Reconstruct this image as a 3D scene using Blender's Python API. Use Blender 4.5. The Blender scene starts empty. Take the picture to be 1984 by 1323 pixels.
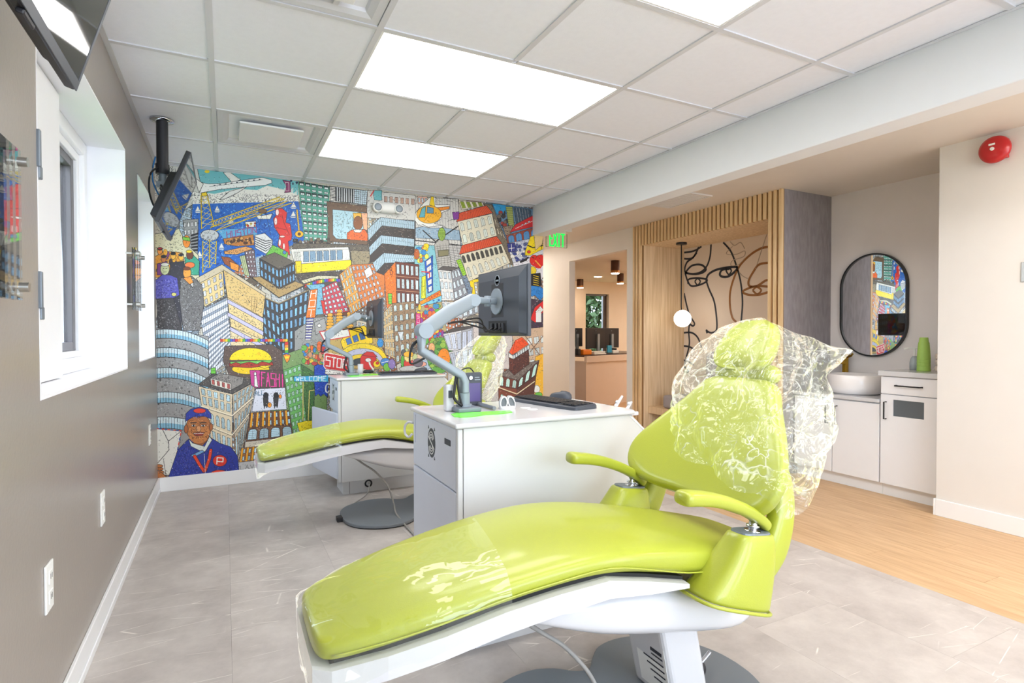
import bpy, bmesh, math, random
import numpy as np
from mathutils import Vector, Matrix, noise
C = bpy.context.scene.collection
S = bpy.context.scene
# ================================================================ camera
FPX, YAW, PIT, ROL, CAMH = 1089.67, .4715, .0152, -.001, 1.158
_c, _s = math.cos(YAW), math.sin(YAW)
_R = Vector((_c, -_s, 0)); _F = Vector((_s, _c, 0)); _U = Vector((0, 0, 1))
_F2 = _F * math.cos(PIT) - _U * math.sin(PIT); _U2 = _U * math.cos(PIT) + _F * math.sin(PIT)
_R3 = _R * math.cos(ROL) + _U2 * math.sin(ROL); _U3 = _U2 * math.cos(ROL) - _R * math.sin(ROL)
CAM = Vector((0, 0, CAMH))
cd = bpy.data.cameras.new('camera'); co = bpy.data.objects.new('camera', cd); C.objects.link(co)
co.matrix_world = Matrix((( _R3.x, _U3.x, -_F2.x, 0), (_R3.y, _U3.y, -_F2.y, 0), (_R3.z, _U3.z, -_F2.z, CAMH), (0, 0, 0, 1)))
cd.sensor_width = 36; cd.lens = FPX / 1984 * 36; cd.clip_start = .02
S.camera = co
def ray(u, v): return _F2 + _R3 * ((u - 992) / FPX) + _U3 * ((661.5 - v) / FPX)
def onX(u, v, x): d = ray(u, v); return CAM + d * (x / d.x)          # where a sight line meets the plane x = const
def onY(u, v, y): d = ray(u, v); return CAM + d * (y / d.y)
def onZ(u, v, z): d = ray(u, v); return CAM + d * ((z - CAMH) / d.z)
# ================================================================ world, exposure
S.view_settings.view_transform = 'Standard'; S.view_settings.look = 'None'; S.view_settings.gamma = 1
S.view_settings.use_curve_mapping = False; S.view_settings.exposure = 0.46
W = bpy.data.worlds.new('sky'); S.world = W; W.use_nodes = True
wb = W.node_tree.nodes['Background']; wb.inputs[0].default_value = (.74, .86, 1, 1); wb.inputs[1].default_value = 8.0
PANEL = 6.5      # ceiling panel radiance
def portal(x, y, z, sx, sy, rot):
    # daylight opening: guides sky light through a window opening
    l = bpy.data.lights.new('daylight_portal', 'AREA'); l.shape = 'RECTANGLE'; l.size = sx; l.size_y = sy; l.cycles.is_portal = True
    o = bpy.data.objects.new('daylight_portal', l); C.objects.link(o); o.location = (x, y, z); o.rotation_euler = rot
cy = S.cycles; cy.max_bounces = 10; cy.diffuse_bounces = 5; cy.glossy_bounces = 5; cy.transparent_max_bounces = 24; cy.transmission_bounces = 8; cy.sample_clamp_indirect = 6; cy.caustics_reflective = False; cy.caustics_refractive = False
# ================================================================ materials
def lin(c):
    return tuple(((x / 255 + .055) / 1.055) ** 2.4 if x > 10 else x / 255 / 12.92 for x in c) + (1,)
MATS = {}
def mat(name, rgb, rough=.5, metal=0, coat=0, emit=None, es=0, noisy=0, nscale=8, bump=0, bscale=60, stretch=None, rgb2=None, spec=.5, trans=0, ior=1.45, aniso=0):
    if name in MATS: return MATS[name]
    m = bpy.data.materials.new(name); m.use_nodes = True; nt = m.node_tree; b = nt.nodes['Principled BSDF']
    b.inputs['Base Color'].default_value = lin(rgb); b.inputs['Roughness'].default_value = rough; b.inputs['Metallic'].default_value = metal
    b.inputs['Coat Weight'].default_value = coat; b.inputs['Coat Roughness'].default_value = .12; b.inputs['Specular IOR Level'].default_value = spec
    b.inputs['Transmission Weight'].default_value = trans; b.inputs['IOR'].default_value = ior
    if emit: b.inputs['Emission Color'].default_value = lin(emit); b.inputs['Emission Strength'].default_value = es
    tc = nt.nodes.new('ShaderNodeTexCoord'); mp = nt.nodes.new('ShaderNodeMapping'); nt.links.new(tc.outputs['Object'], mp.inputs[0])
    if stretch: mp.inputs['Scale'].default_value = stretch
    n = nt.nodes.new('ShaderNodeTexNoise'); n.inputs['Scale'].default_value = nscale; n.inputs['Detail'].default_value = 5; nt.links.new(mp.outputs[0], n.inputs[0])
    r = nt.nodes.new('ShaderNodeValToRGB'); nt.links.new(n.outputs[0], r.inputs[0])
    a = lin(rgb); bb = lin(rgb2) if rgb2 else tuple(x * (1 - noisy) for x in a[:3]) + (1,)
    if not rgb2 and noisy == 0: bb = tuple(x * .985 for x in a[:3]) + (1,)
    r.color_ramp.elements[0].position = .35; r.color_ramp.elements[1].position = .65; r.color_ramp.elements[0].color = bb; r.color_ramp.elements[1].color = a
    nt.links.new(r.outputs[0], b.inputs['Base Color'])
    if bump:
        n2 = nt.nodes.new('ShaderNodeTexNoise'); n2.inputs['Scale'].default_value = bscale; n2.inputs['Detail'].default_value = 3; nt.links.new(mp.outputs[0], n2.inputs[0])
        bp = nt.nodes.new('ShaderNodeBump'); bp.inputs['Strength'].default_value = bump; bp.inputs['Distance'].default_value = .004; nt.links.new(n2.outputs[0], bp.inputs['Height']); nt.links.new(bp.outputs[0], b.inputs['Normal'])
    MATS[name] = m; return m
def film(name, tint=(1, 1, 1), base=.06, rough=.1, white=.05, bump=.5, scale=18, gloss=.9, blend=.3, dist=.02, crease_glint=0, add=0):
    """clear plastic film: see-through with crisp creases and highlights"""
    m = bpy.data.materials.new(name); m.use_nodes = True; nt = m.node_tree; nt.nodes.clear(); N = nt.nodes.new; L = nt.links.new
    out = N('ShaderNodeOutputMaterial'); tr = N('ShaderNodeBsdfTransparent'); tr.inputs[0].default_value = (*tint, 1)
    gl = N('ShaderNodeBsdfGlossy'); gl.inputs['Color'].default_value = (gloss, gloss, gloss, 1); gl.inputs['Roughness'].default_value = rough
    df = N('ShaderNodeBsdfTranslucent'); df.inputs[0].default_value = (.9, .93, .9, 1); d2 = N('ShaderNodeBsdfDiffuse'); d2.inputs[0].default_value = (.9, .93, .9, 1)
    tc = N('ShaderNodeTexCoord'); v = N('ShaderNodeTexVoronoi'); v.feature = 'DISTANCE_TO_EDGE'; v.inputs['Scale'].default_value = scale
    n = N('ShaderNodeTexNoise'); n.inputs['Scale'].default_value = scale * .55; n.inputs['Detail'].default_value = 2.2; n.inputs['Distortion'].default_value = 1.2
    L(tc.outputs['Object'], n.inputs[0]); mx = N('ShaderNodeMix'); mx.data_type = 'VECTOR'; mx.inputs[0].default_value = .12; L(tc.outputs['Object'], mx.inputs[4]); L(n.outputs[1], mx.inputs[5]); L(mx.outputs[1], v.inputs[0])
    ad = N('ShaderNodeMath'); ad.operation = 'ADD'; L(v.outputs[0], ad.inputs[0]); L(n.outputs[0], ad.inputs[1])
    bp = N('ShaderNodeBump'); bp.inputs['Strength'].default_value = bump; bp.inputs['Distance'].default_value = dist; L(ad.outputs[0], bp.inputs['Height'])
    for q in (gl,): L(bp.outputs[0], q.inputs['Normal'])
    lw = N('ShaderNodeLayerWeight'); lw.inputs[0].default_value = blend; L(bp.outputs[0], lw.inputs['Normal'])
    ma = N('ShaderNodeMath'); ma.operation = 'ADD'; ma.use_clamp = True; ma.inputs[1].default_value = base; L(lw.outputs['Fresnel'], ma.inputs[0])
    m0 = N('ShaderNodeMixShader'); m0.inputs[0].default_value = .5; L(df.outputs[0], m0.inputs[1]); L(d2.outputs[0], m0.inputs[2])
    m1 = N('ShaderNodeMixShader'); m1.inputs[0].default_value = white; L(tr.outputs[0], m1.inputs[1]); L(m0.outputs[0], m1.inputs[2])
    if crease_glint:      # crease lines whitened to stand in for bright lamp streaks on the film
        mr = N('ShaderNodeMapRange'); mr.inputs[1].default_value = .0; mr.inputs[2].default_value = .055; mr.inputs[3].default_value = crease_glint; mr.inputs[4].default_value = 0; L(v.outputs[0], mr.inputs[0])
        n3 = N('ShaderNodeTexNoise'); n3.inputs['Scale'].default_value = 9; L(tc.outputs['Object'], n3.inputs[0]); mk = N('ShaderNodeMapRange'); mk.inputs[1].default_value = .47; mk.inputs[2].default_value = .62; L(n3.outputs[0], mk.inputs[0])
        mu = N('ShaderNodeMath'); mu.operation = 'MULTIPLY_ADD'; mu.use_clamp = True; mu.inputs[2].default_value = white; L(mr.outputs[0], mu.inputs[0]); L(mk.outputs[0], mu.inputs[1]); L(mu.outputs[0], m1.inputs[0])
    
    if add:          # very thin film: keeps nearly all the light passing through and adds a weak mirror
        cp = N('ShaderNodeMapRange'); cp.inputs[2].default_value = 1; cp.inputs[4].default_value = add; L(ma.outputs[0], cp.inputs[0]); m2 = N('ShaderNodeAddShader'); L(cp.outputs[0], gl.inputs['Color']); L(m1.outputs[0], m2.inputs[0]); L(gl.outputs[0], m2.inputs[1])
    else: m2 = N('ShaderNodeMixShader'); L(ma.outputs[0], m2.inputs[0]); L(m1.outputs[0], m2.inputs[1]); L(gl.outputs[0], m2.inputs[2])
    L(m2.outputs[0], out.inputs[0])
    MATS[name] = m; return m
def emat(name, rgb, s):
    m = bpy.data.materials.new(name); m.use_nodes = True; nt = m.node_tree; nt.nodes.clear(); o = nt.nodes.new('ShaderNodeOutputMaterial'); e = nt.nodes.new('ShaderNodeEmission')
    e.inputs[0].default_value = lin(rgb); e.inputs[1].default_value = s; nt.links.new(e.outputs[0], o.inputs[0]); MATS[name] = m; return m
# ================================================================ mesh building
class B:
    def __init__(s): s.v = []; s.f = []
    def add(s, vs, fs): k = len(s.v); s.v += [tuple(p) for p in vs]; s.f += [tuple(i + k for i in f) for f in fs]; return s
    def box(s, x0, x1, y0, y1, z0, z1, M=None):
        vs = [(x, y, z) for x in (x0, x1) for y in (y0, y1) for z in (z0, z1)]
        if M: vs = [M @ Vector(p) for p in vs]
        return s.add(vs, [(0, 1, 3, 2), (4, 6, 7, 5), (0, 4, 5, 1), (2, 3, 7, 6), (0, 2, 6, 4), (1, 5, 7, 3)])
    def prism(s, pts, a, b, axis='z'):
        f = {'z': lambda p, h: (p[0], p[1], h), 'y': lambda p, h: (p[0], h, p[1]), 'x': lambda p, h: (h, p[0], p[1])}[axis]
        n = len(pts); s.add([f(p, a) for p in pts] + [f(p, b) for p in pts], [tuple(range(n))[::-1], tuple(range(n, 2 * n))] + [(i, (i + 1) % n, n + (i + 1) % n, n + i) for i in range(n)]); return s
    def rings(s, R, cap=True, close=False):
        n = len(R[0]); fs = []; m = len(R)
        for j in range(m if close else m - 1):
            for i in range(n): fs.append((j * n + i, j * n + (i + 1) % n, ((j + 1) % m) * n + (i + 1) % n, ((j + 1) % m) * n + i))
        if cap and not close: fs += [tuple(range(n))[::-1], tuple(range((m - 1) * n, m * n))]
        return s.add([p for r in R for p in r], fs)
    def tube(s, P, r, n=10, cap=True, sq=None):
        P = [Vector(p) for p in P]; R = []; up = Vector((0, 0, 1))
        for i, p in enumerate(P):
            t = (P[min(i + 1, len(P) - 1)] - P[max(i - 1, 0)]).normalized()
            if abs(t.dot(up)) > .97: up = Vector((0, 1, 0)) if abs(t.y) < .9 else Vector((1, 0, 0))
            a = t.cross(up).normalized(); b = a.cross(t).normalized(); rr = r[i] if isinstance(r, (list, tuple)) and not sq else r
            if sq: R.append([p + a * sq[0] * x + b * sq[1] * y for x, y in sq_ring(n)])
            else: R.append([p + a * rr * math.cos(k * 2 * math.pi / n) + b * rr * math.sin(k * 2 * math.pi / n) for k in range(n)])
        return s.rings(R, cap)
    def cyl(s, a, b, r, n=20, r2=None): return s.tube([a, b], [r, r if r2 is None else r2], n)
    def lathe(s, prof, o, ax='z', n=28):
        o = Vector(o); R = []
        for r, h in prof:
            g = []
            for k in range(n):
                c, q = r * math.cos(k * 2 * math.pi / n), r * math.sin(k * 2 * math.pi / n)
                g.append(o + (Vector((c, q, h)) if ax == 'z' else Vector((h, c, q)) if ax == 'x' else Vector((c, h, q))))
            R.append(g)
        return s.rings(R)
    def sph(s, c, r, n=16, m=10, sc=(1, 1, 1)):
        return s.rings([[Vector(c) + Vector((r * sc[0] * math.sin(math.pi * (j + .001) / (m + .002)) * math.cos(2 * math.pi * i / n), r * sc[1] * math.sin(math.pi * (j + .001) / (m + .002)) * math.sin(2 * math.pi * i / n), -r * sc[2] * math.cos(math.pi * j / m))) for i in range(n)] for j in range(m + 1)])
def sq_ring(n, p=3.4):
    o = []
    for k in range(n):
        t = 2 * math.pi * (k + .5) / n; c, q = math.cos(t), math.sin(t); o.append((math.copysign(abs(c) ** (2 / p), c), math.copysign(abs(q) ** (2 / p), q)))
    return o
OFF = {}
def link(name, b, m, parent=None, bevel=0, smooth=False, sub=0, seg=2, auto=None, loc=None):
    vs = [Vector(p) for p in b.v]
    if parent is not None: off = OFF[parent.name]
    elif loc is not None: off = Vector(loc)
    else:
        xs = [p.x for p in vs]; ys = [p.y for p in vs]; off = Vector(((min(xs) + max(xs)) / 2, (min(ys) + max(ys)) / 2, min(p.z for p in vs)))
    me = bpy.data.meshes.new(name); me.from_pydata([tuple(p - off) for p in vs], [], b.f)
    bm = bmesh.new(); bm.from_mesh(me); bmesh.ops.recalc_face_normals(bm, faces=bm.faces); bm.to_mesh(me); bm.free()
    me.materials.append(MATS[m] if isinstance(m, str) else m)
    if smooth or sub: me.polygons.foreach_set('use_smooth', [True] * len(me.polygons))
    o = bpy.data.objects.new(name, me); C.objects.link(o); OFF[o.name] = off
    if parent is not None: o.parent = parent
    else: o.location = off
    if bevel:
        md = o.modifiers.new('bevel', 'BEVEL'); md.width = bevel; md.segments = seg; md.limit_method = 'ANGLE'; md.angle_limit = math.radians(40)
    if sub: md = o.modifiers.new('sub', 'SUBSURF'); md.levels = sub; md.render_levels = sub
    if auto:
        bm = bmesh.new(); bm.from_mesh(me)
        for f in bm.faces: f.smooth = True
        for e in bm.edges: e.smooth = not (len(e.link_faces) == 2 and e.calc_face_angle(0) > math.radians(38))
        bm.to_mesh(me); bm.free()
    return o
def thing(name, label, cat, loc, group=None):
    o = bpy.data.objects.new(name, None); C.objects.link(o); o.location = loc; OFF[o.name] = Vector(loc); o.empty_display_size = .1
    o['label'] = label; o['category'] = cat
    if group: o['group'] = group
    return o
def tag(o, label, cat, group=None, kind=None):
    o['label'] = label; o['category'] = cat
    if group: o['group'] = group
    if kind: o['kind'] = kind
    return o
def struct(o): o['kind'] = 'structure'; return o
def sempty(name, loc=(0, 0, 0)):
    o = bpy.data.objects.new(name, None); C.objects.link(o); o.location = loc; OFF[o.name] = Vector(loc); o['kind'] = 'structure'; return o
def rep(src, name, parent, dx):
    """a further piece that shares its mesh with src"""
    o = src.copy(); o.name = name; C.objects.link(o); o.parent = parent; o.location = Vector(src.location) + Vector(dx); return o
class Paint:
    """tiny rasteriser: polygons, strokes, window grids drawn in a local frame that a homography maps onto the print"""
    def __init__(s, w, h, base):
        s.w, s.h = w, h
        s.a = np.empty((h, w, 3), np.float32); s.a[:] = base
        s.M = np.eye(3); s.o = (0, 0); s.k = 1.0; s.rnd = random.Random(5)
    def frame(s, ox, oy, k): s.o = (ox, oy); s.k = k
    def map(s, pts):
        p = np.array(pts, float).reshape(-1, 2) / s.k + np.array(s.o)
        q = np.c_[p, np.ones(len(p))] @ s.M.T
        return q[:, :2] / q[:, 2:3]
    def _fill(s, q, col, al=1.0):
        x0, y0 = np.floor(q.min(0)).astype(int); x1, y1 = np.ceil(q.max(0)).astype(int) + 1
        x0, y0, x1, y1 = max(x0, 0), max(y0, 0), min(x1, s.w), min(y1, s.h)
        if x1 <= x0 or y1 <= y0: return
        X = np.arange(x0, x1)[None, :] + .5; Y = np.arange(y0, y1)[:, None] + .5
        ins = np.zeros((y1 - y0, x1 - x0), bool); n = len(q)
        for i in range(n):
            ax, ay = q[i]; bx, by = q[(i + 1) % n]
            if ay == by: continue
            ins ^= ((ay > Y) != (by > Y)) & (X < (bx - ax) * (Y - ay) / (by - ay) + ax)
        r = s.a[y0:y1, x0:x1]
        c = np.array(col, np.float32)
        r[ins] = c if al >= 1 else r[ins] * (1 - al) + c * al
    def _seg(s, a, b, col, w):
        x0, y0 = np.floor(np.minimum(a, b) - w).astype(int); x1, y1 = np.ceil(np.maximum(a, b) + w).astype(int) + 1
        x0, y0, x1, y1 = max(x0, 0), max(y0, 0), min(x1, s.w), min(y1, s.h)
        if x1 <= x0 or y1 <= y0: return
        X = np.arange(x0, x1)[None, :] + .5 - a[0]; Y = np.arange(y0, y1)[:, None] + .5 - a[1]
        d = b - a; L = max(d @ d, 1e-6); t = np.clip((X * d[0] + Y * d[1]) / L, 0, 1)
        D = (X - t * d[0]) ** 2 + (Y - t * d[1]) ** 2
        s.a[y0:y1, x0:x1][D < w * w / 4] = col
    def line(s, pts, col=(22, 20, 24), w=2.2):
        q = s.map(pts)
        for i in range(len(q) - 1): s._seg(q[i], q[i + 1], col, w)
    def poly(s, pts, col, ol=(22, 20, 24), w=2.2):
        q = s.map(pts); s._fill(q, col)
        if ol is not None:
            for i in range(len(q)): s._seg(q[i], q[(i + 1) % len(q)], ol, w)
    def ell(s, cx, cy, rx, ry, col, ol=(22, 20, 24), w=2.0, a0=0, a1=360, n=22):
        s.poly([(cx + rx * math.cos(math.radians(a0 + (a1 - a0) * i / n)), cy + ry * math.sin(math.radians(a0 + (a1 - a0) * i / n))) for i in range(n + (a1 - a0 < 360))], col, ol, w)
    def bil(s, Q, u, v):
        (ax, ay), (bx, by), (cx, cy), (dx, dy) = Q
        return ((ax * (1 - u) + bx * u) * (1 - v) + (dx * (1 - u) + cx * u) * v, (ay * (1 - u) + by * u) * (1 - v) + (dy * (1 - u) + cy * u) * v)
    def wins(s, Q, nx, ny, col=(205, 225, 235), fx=.55, fy=.6, arch=False, ol=(22, 20, 24), w=1.6, alt=None):
        for j in range(ny):
            for i in range(nx):
                u0 = (i + .5 - fx / 2) / nx; u1 = (i + .5 + fx / 2) / nx; v0 = (j + .5 - fy / 2) / ny; v1 = (j + .5 + fy / 2) / ny
                if arch:
                    um = (u0 + u1) / 2; va = v0 + (v1 - v0) * .25
                    P = [(u0, v1), (u0, va), (u0 * .7 + um * .3, v0 + (va - v0) * .3), (um, v0), (u1 * .7 + um * .3, v0 + (va - v0) * .3), (u1, va), (u1, v1)]
                else: P = [(u0, v0), (u1, v0), (u1, v1), (u0, v1)]
                c = col if alt is None or s.rnd.random() < .6 else alt
                g = s.rnd.uniform(.9, 1.08)
                s.poly([s.bil(Q, *p) for p in P], tuple(min(255, x * g) for x in c), ol, w)
                if s.rnd.random() < .6: s.line([s.bil(Q, (u0 + u1) / 2, v0), s.bil(Q, (u0 + u1) / 2, v1)], w=1.0)
    def rows(s, Q, n, col=(22, 20, 24), w=1.6, f=None):
        for j in range(1, n): s.line([s.bil(Q, 0, j / n), s.bil(Q, 1, j / n)], col, w)
    def cols(s, Q, n, col=(22, 20, 24), w=1.6):
        for j in range(1, n): s.line([s.bil(Q, j / n, 0), s.bil(Q, j / n, 1)], col, w)
    def bands(s, Q, n, c1, c2, ol=(22, 20, 24), vert=False, f=.5):
        for j in range(n):
            if vert: P = [s.bil(Q, (j) / n, 0), s.bil(Q, (j + f) / n, 0), s.bil(Q, (j + f) / n, 1), s.bil(Q, j / n, 1)]
            else: P = [s.bil(Q, 0, j / n), s.bil(Q, 1, j / n), s.bil(Q, 1, (j + f) / n), s.bil(Q, 0, (j + f) / n)]
            s.poly(P, c1 if c2 is None or j % 2 == 0 else c2, ol, 1.4)
    def hatch(s, Q, n, cols=((30, 26, 28),), L=14, w=1.4):
        for _ in range(n):
            x, y = s.bil(Q, s.rnd.random(), s.rnd.random()); a = s.rnd.uniform(0, math.pi); l = s.rnd.uniform(.3, 1) * L
            s.line([(x, y), (x + l * math.cos(a), y + l * math.sin(a))], s.rnd.choice(cols), s.rnd.uniform(.7, 1.3) * w)
    def blobs(s, Q, n, cols, r=12, ol=(22, 20, 24)):
        for _ in range(n):
            x, y = s.bil(Q, s.rnd.random(), s.rnd.random()); s.ell(x, y, r * s.rnd.uniform(.5, 1.2), r * s.rnd.uniform(.5, 1.3), s.rnd.choice(cols), ol, 1.3, n=9)
    FONT = {'A': '05,20,45;13,33', 'C': '40,00,05,45', 'E': '40,00,05,45;02,32', 'F': '40,00,05;02,32', 'H': '00,05;40,45;02,42', 'I': '20,25', 'K': '00,05;40,02,45',
            'L': '00,05,45', 'M': '05,00,22,40,45', 'O': '00,40,45,05,00', 'P': '05,00,40,43,03', 'R': '05,00,40,42,02,45', 'S': '40,00,02,42,45,05', 'T': '00,40;20,25',
            'U': '00,05,45,40', 'V': '00,25,40', 'W': '00,15,22,35,40', 'X': '00,45;40,05', 'N': '05,00,45,40', 'D': '00,30,41,44,35,05,00', 'G': '40,00,05,45,42,22', 'B': '00,30,31,22,02;22,43,44,35,05,00', 'Y': '00,22,40;22,25'}
    def text(s, Q, t, col, w=3, gap=.28):
        n = len(t)
        for i, ch in enumerate(t):
            for st in s.FONT.get(ch, '').split(';'):
                if st: s.line([s.bil(Q, (i + gap / 2 + (1 - gap) * int(p[0]) / 4) / n, .08 + .84 * int(p[1]) / 5) for p in st.split(',')], col, w)

def draw_mural(P):
    K = (22, 20, 24); WH = (232, 230, 222); GR = (170, 168, 165); DK = (52, 44, 42); TAN = (222, 196, 140); CR = (226, 214, 186)
    OR = (238, 140, 40); YE = (245, 210, 20); RD = (214, 48, 36); BL = (22, 92, 190); LB = (160, 205, 225); TE = (110, 185, 190); GN = (110, 185, 70)
    F = P.frame
    # ground coat of inked facades so nothing is left blank
    F(290, 320, 4.135)
    P.hatch([(-200, -200), (3300, -100), (3300, 2700), (-200, 2700)], 5000, ((60, 54, 50), (120, 110, 100), (150, 140, 110)), 34)
    rr = random.Random(9); PAL = ((206, 190, 160), (176, 150, 120), (190, 190, 190), (150, 120, 100), (216, 206, 186), (120, 110, 104), (196, 120, 80), (150, 176, 120), (170, 190, 206))
    for row in range(8):
        for c in range(20):
            x = -100 + c * 175 + rr.uniform(-20, 20); y = 300 + row * 300 + rr.uniform(-40, 40); w = rr.uniform(80, 130); h = rr.uniform(300, 420); sk = rr.uniform(-30, 60); co = rr.choice(PAL); d = rr.uniform(40, 80)
            P.poly([(x, y), (x + w, y + 30), (x + w + sk, y + h), (x + sk, y + h - 20)], co); Rr = [(x + w, y + 30), (x + w + d, y - 10), (x + w + d + sk, y + h - 40), (x + w + sk, y + h)]; P.poly(Rr, tuple(v * .75 for v in co))
            P.poly([(x, y), (x + d, y - 40), (x + w + d, y - 10), (x + w, y + 30)], tuple(v * .55 for v in co))
            P.wins([(x, y + 10), (x + w, y + 40), (x + w + sk, y + h), (x + sk, y + h - 20)], 4, 8, (206, 220, 226), .55, .55); P.wins(Rr, 3, 8, (206, 220, 226), .55, .55); P.hatch(Rr, 16)
    # ---------- upper left
    P.poly([(-60, -60), (330, 0), (500, 40), (1190, 130), (1190, 300), (340, 310), (-60, 420)], TE, None)
    P.poly([(-60, -60), (380, 20), (420, 200), (350, 310), (200, 420), (-60, 460)], (205, 205, 196)); P.hatch([(-60, -60), (380, 20), (350, 310), (-60, 440)], 260, (K,), 40)
    P.poly([(345, 215), (520, 230), (700, 190), (860, 200), (940, 165), (1050, 190), (1190, 240), (1190, 292), (345, 312)], WH, None)
    P.hatch([(345, 215), (1190, 235), (1190, 290), (345, 310)], 420, (K, (90, 90, 95)), 22)
    for i in range(26): P.line([(900 + i * 11, 240), (905 + i * 11, 180 + (i * 37) % 45)], WH, 4)
    P.poly([(590, 60), (640, 55), (730, 118), (660, 140)], WH)
    P.poly([(370, 130), (470, 150), (560, 148), (900, 98), (975, 118), (980, 142), (930, 160), (560, 195), (395, 225)], (240, 240, 236))
    P.poly([(560, 275), (640, 210), (780, 172), (700, 225), (600, 272)], (225, 225, 220)); P.line([(480, 172), (900, 118)], K, 1.5)
    for i in range(9): P.ell(520 + i * 45, 163 - i * 6, 7, 5, (90, 95, 105), K, 1, n=8)
    P.poly([(395, 225), (430, 150), (360, 100)], WH)
    P.ell(460, 52, 20, 12, YE, None); P.poly([(1065, 120), (1125, 130), (1130, 215), (1080, 222), (1095, 170)], (150, 60, 110)); P.text([(1080, 130), (1118, 135), (1120, 212), (1085, 212)], 'O', WH, 2)
    P.blobs([(1130, 125), (1190, 130), (1190, 150), (1130, 150)], 6, ((30, 50, 90),), 8)
    SEA = [(345, 312), (1190, 290), (1245, 600), (1000, 700), (760, 760), (560, 1000), (380, 1000), (330, 600)]
    P.poly(SEA, (24, 96, 188), None)
    P.hatch([(345, 315), (1190, 300), (1230, 700), (360, 880)], 900, ((12, 60, 150), (60, 140, 215), (120, 185, 230), (10, 40, 110)), 26, 2.2)
    P.poly([(540, 520), (860, 500), (860, 560), (600, 600)], (90, 165, 210), None)
    for x, y in ((385, 355), (540, 352), (1150, 395), (575, 650), (400, 715), (1152, 322), (650, 440)):
        P.poly([(x, y - 28), (x + 22, y + 14), (x - 20, y + 14)], WH, (90, 120, 160), 1.5); P.poly([(x - 24, y + 18), (x + 26, y + 18), (x + 16, y + 27), (x - 15, y + 27)], WH, (90, 120, 160), 1.5)
    P.poly([(845, 398), (900, 405), (985, 388), (965, 432), (872, 432)], WH)
    P.text([(610, 530), (860, 490), (860, 545), (615, 590)], 'HUSTON', (150, 60, 120), 4)
    P.poly([(765, 455), (850, 450), (850, 495), (770, 500)], WH); P.blobs([(775, 465), (845, 462), (845, 488), (775, 490)], 6, (RD, YE), 9)
    P.poly([(590, 590), (830, 555), (838, 640), (700, 650), (600, 632)], (190, 120, 50)); P.blobs([(610, 595), (820, 572), (825, 630), (620, 625)], 26, ((80, 45, 20), (220, 160, 80)), 13)
    P.poly([(595, 690), (770, 650), (830, 670), (700, 715), (600, 712)], (225, 160, 90)); P.hatch([(600, 690), (800, 655), (800, 690), (610, 712)], 30)
    P.poly([(570, 730), (640, 740), (720, 810), (710, 860), (600, 790)], (150, 80, 40)); P.poly([(640, 770), (715, 800), (712, 855), (650, 830)], (235, 150, 50)); pass
    # domes, towers
    P.poly([(265, 440), (390, 430), (385, 720), (300, 700)], (150, 150, 150)); P.wins([(265, 450), (385, 440), (385, 560), (275, 570)], 4, 2, (225, 225, 225)); P.bands([(330, 560), (390, 540), (385, 700), (335, 700)], 6, K, None)
    P.ell(480, 562, 74, 46, (196, 198, 200)); P.hatch([(415, 530), (545, 530), (545, 600), (415, 600)], 50)
    P.poly([(10, 560), (235, 510), (300, 640), (390, 720), (400, 930), (15, 930)], (212, 206, 170)); P.hatch([(20, 570), (240, 530), (300, 700), (20, 700)], 60)
    P.ell(296, 612, 30, 50, OR); P.poly([(262, 575), (322, 580), (325, 610), (266, 600)], (120, 190, 60))
    # yellow crane
    Y2 = (238, 205, 30)
    def lattice(a, b, c, d, n, w=3):
        P.line([a, b], (60, 50, 10), w + 2.5); P.line([c, d], (60, 50, 10), w + 2.5); P.line([a, b], Y2, w); P.line([c, d], Y2, w)
        for i in range(n):
            u, v = i / n, (i + 1) / n
            p = lambda s, e, t: (s[0] + (e[0] - s[0]) * t, s[1] + (e[1] - s[1]) * t)
            P.line([p(a, b, u), p(c, d, v)], Y2, w * .7); P.line([p(c, d, u), p(a, b, v)], Y2, w * .6)
    lattice((412, 240), (415, 510), (460, 235), (515, 480), 6); lattice((490, 455), (1040, 255), (490, 500), (1080, 270), 22); lattice((530, 525), (1135, 305), (490, 495), (1100, 290), 3)
    P.poly([(412, 225), (455, 215), (462, 245), (420, 250)], Y2); lattice((425, 610), (425, 860), (480, 600), (480, 820), 5); lattice((480, 600), (480, 820), (535, 610), (528, 790), 5)
    P.line([(905, 370), (880, 480)], K, 1.4); P.line([(930, 380), (970, 560)], K, 1.4); P.ell(905, 368, 34, 18, (120, 90, 60))
    # red robot, guitar
    P.poly([(1005, 350), (1060, 345), (1100, 380), (1090, 460), (1125, 470), (1140, 560), (1135, 600), (1110, 610), (1125, 725), (1080, 690), (1025, 645), (1040, 560), (1000, 500), (990, 430), (1015, 400)], (222, 50, 40))
    for x, y, a, b in ((1022, 378, 14, 26), (1010, 450, 12, 30), (1042, 620, 10, 30), (1075, 650, 9, 26), (1062, 572, 22, 8)): P.ell(x, y, a, b, (250, 225, 220), (120, 20, 20))
    P.line([(1060, 400), (1075, 460), (1120, 560)], (110, 16, 16), 2.5); P.line([(1010, 500), (1100, 520)], (110, 16, 16), 2.5)
    P.line([(1180, 360), (1196, 525)], (90, 60, 10), 9); P.line([(1180, 360), (1196, 525)], (235, 190, 40), 6); P.ell(1198, 552, 34, 27, (240, 180, 30)); P.ell(1198, 552, 12, 11, (80, 50, 20))
    # teal slab
    Q = [(1190, 130), (1440, 172), (1418, 612), (1240, 600)]; P.poly(Q, (96, 168, 150)); P.bands(Q, 6, (40, 60, 58), None, K, False, .28); P.wins(Q, 5, 12, (232, 240, 240), .62, .42)
    for i in range(6): P.line([P.bil(Q, i / 5, 0), P.bil(Q, i / 5, 1)], (70, 150, 125), 5)
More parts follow.
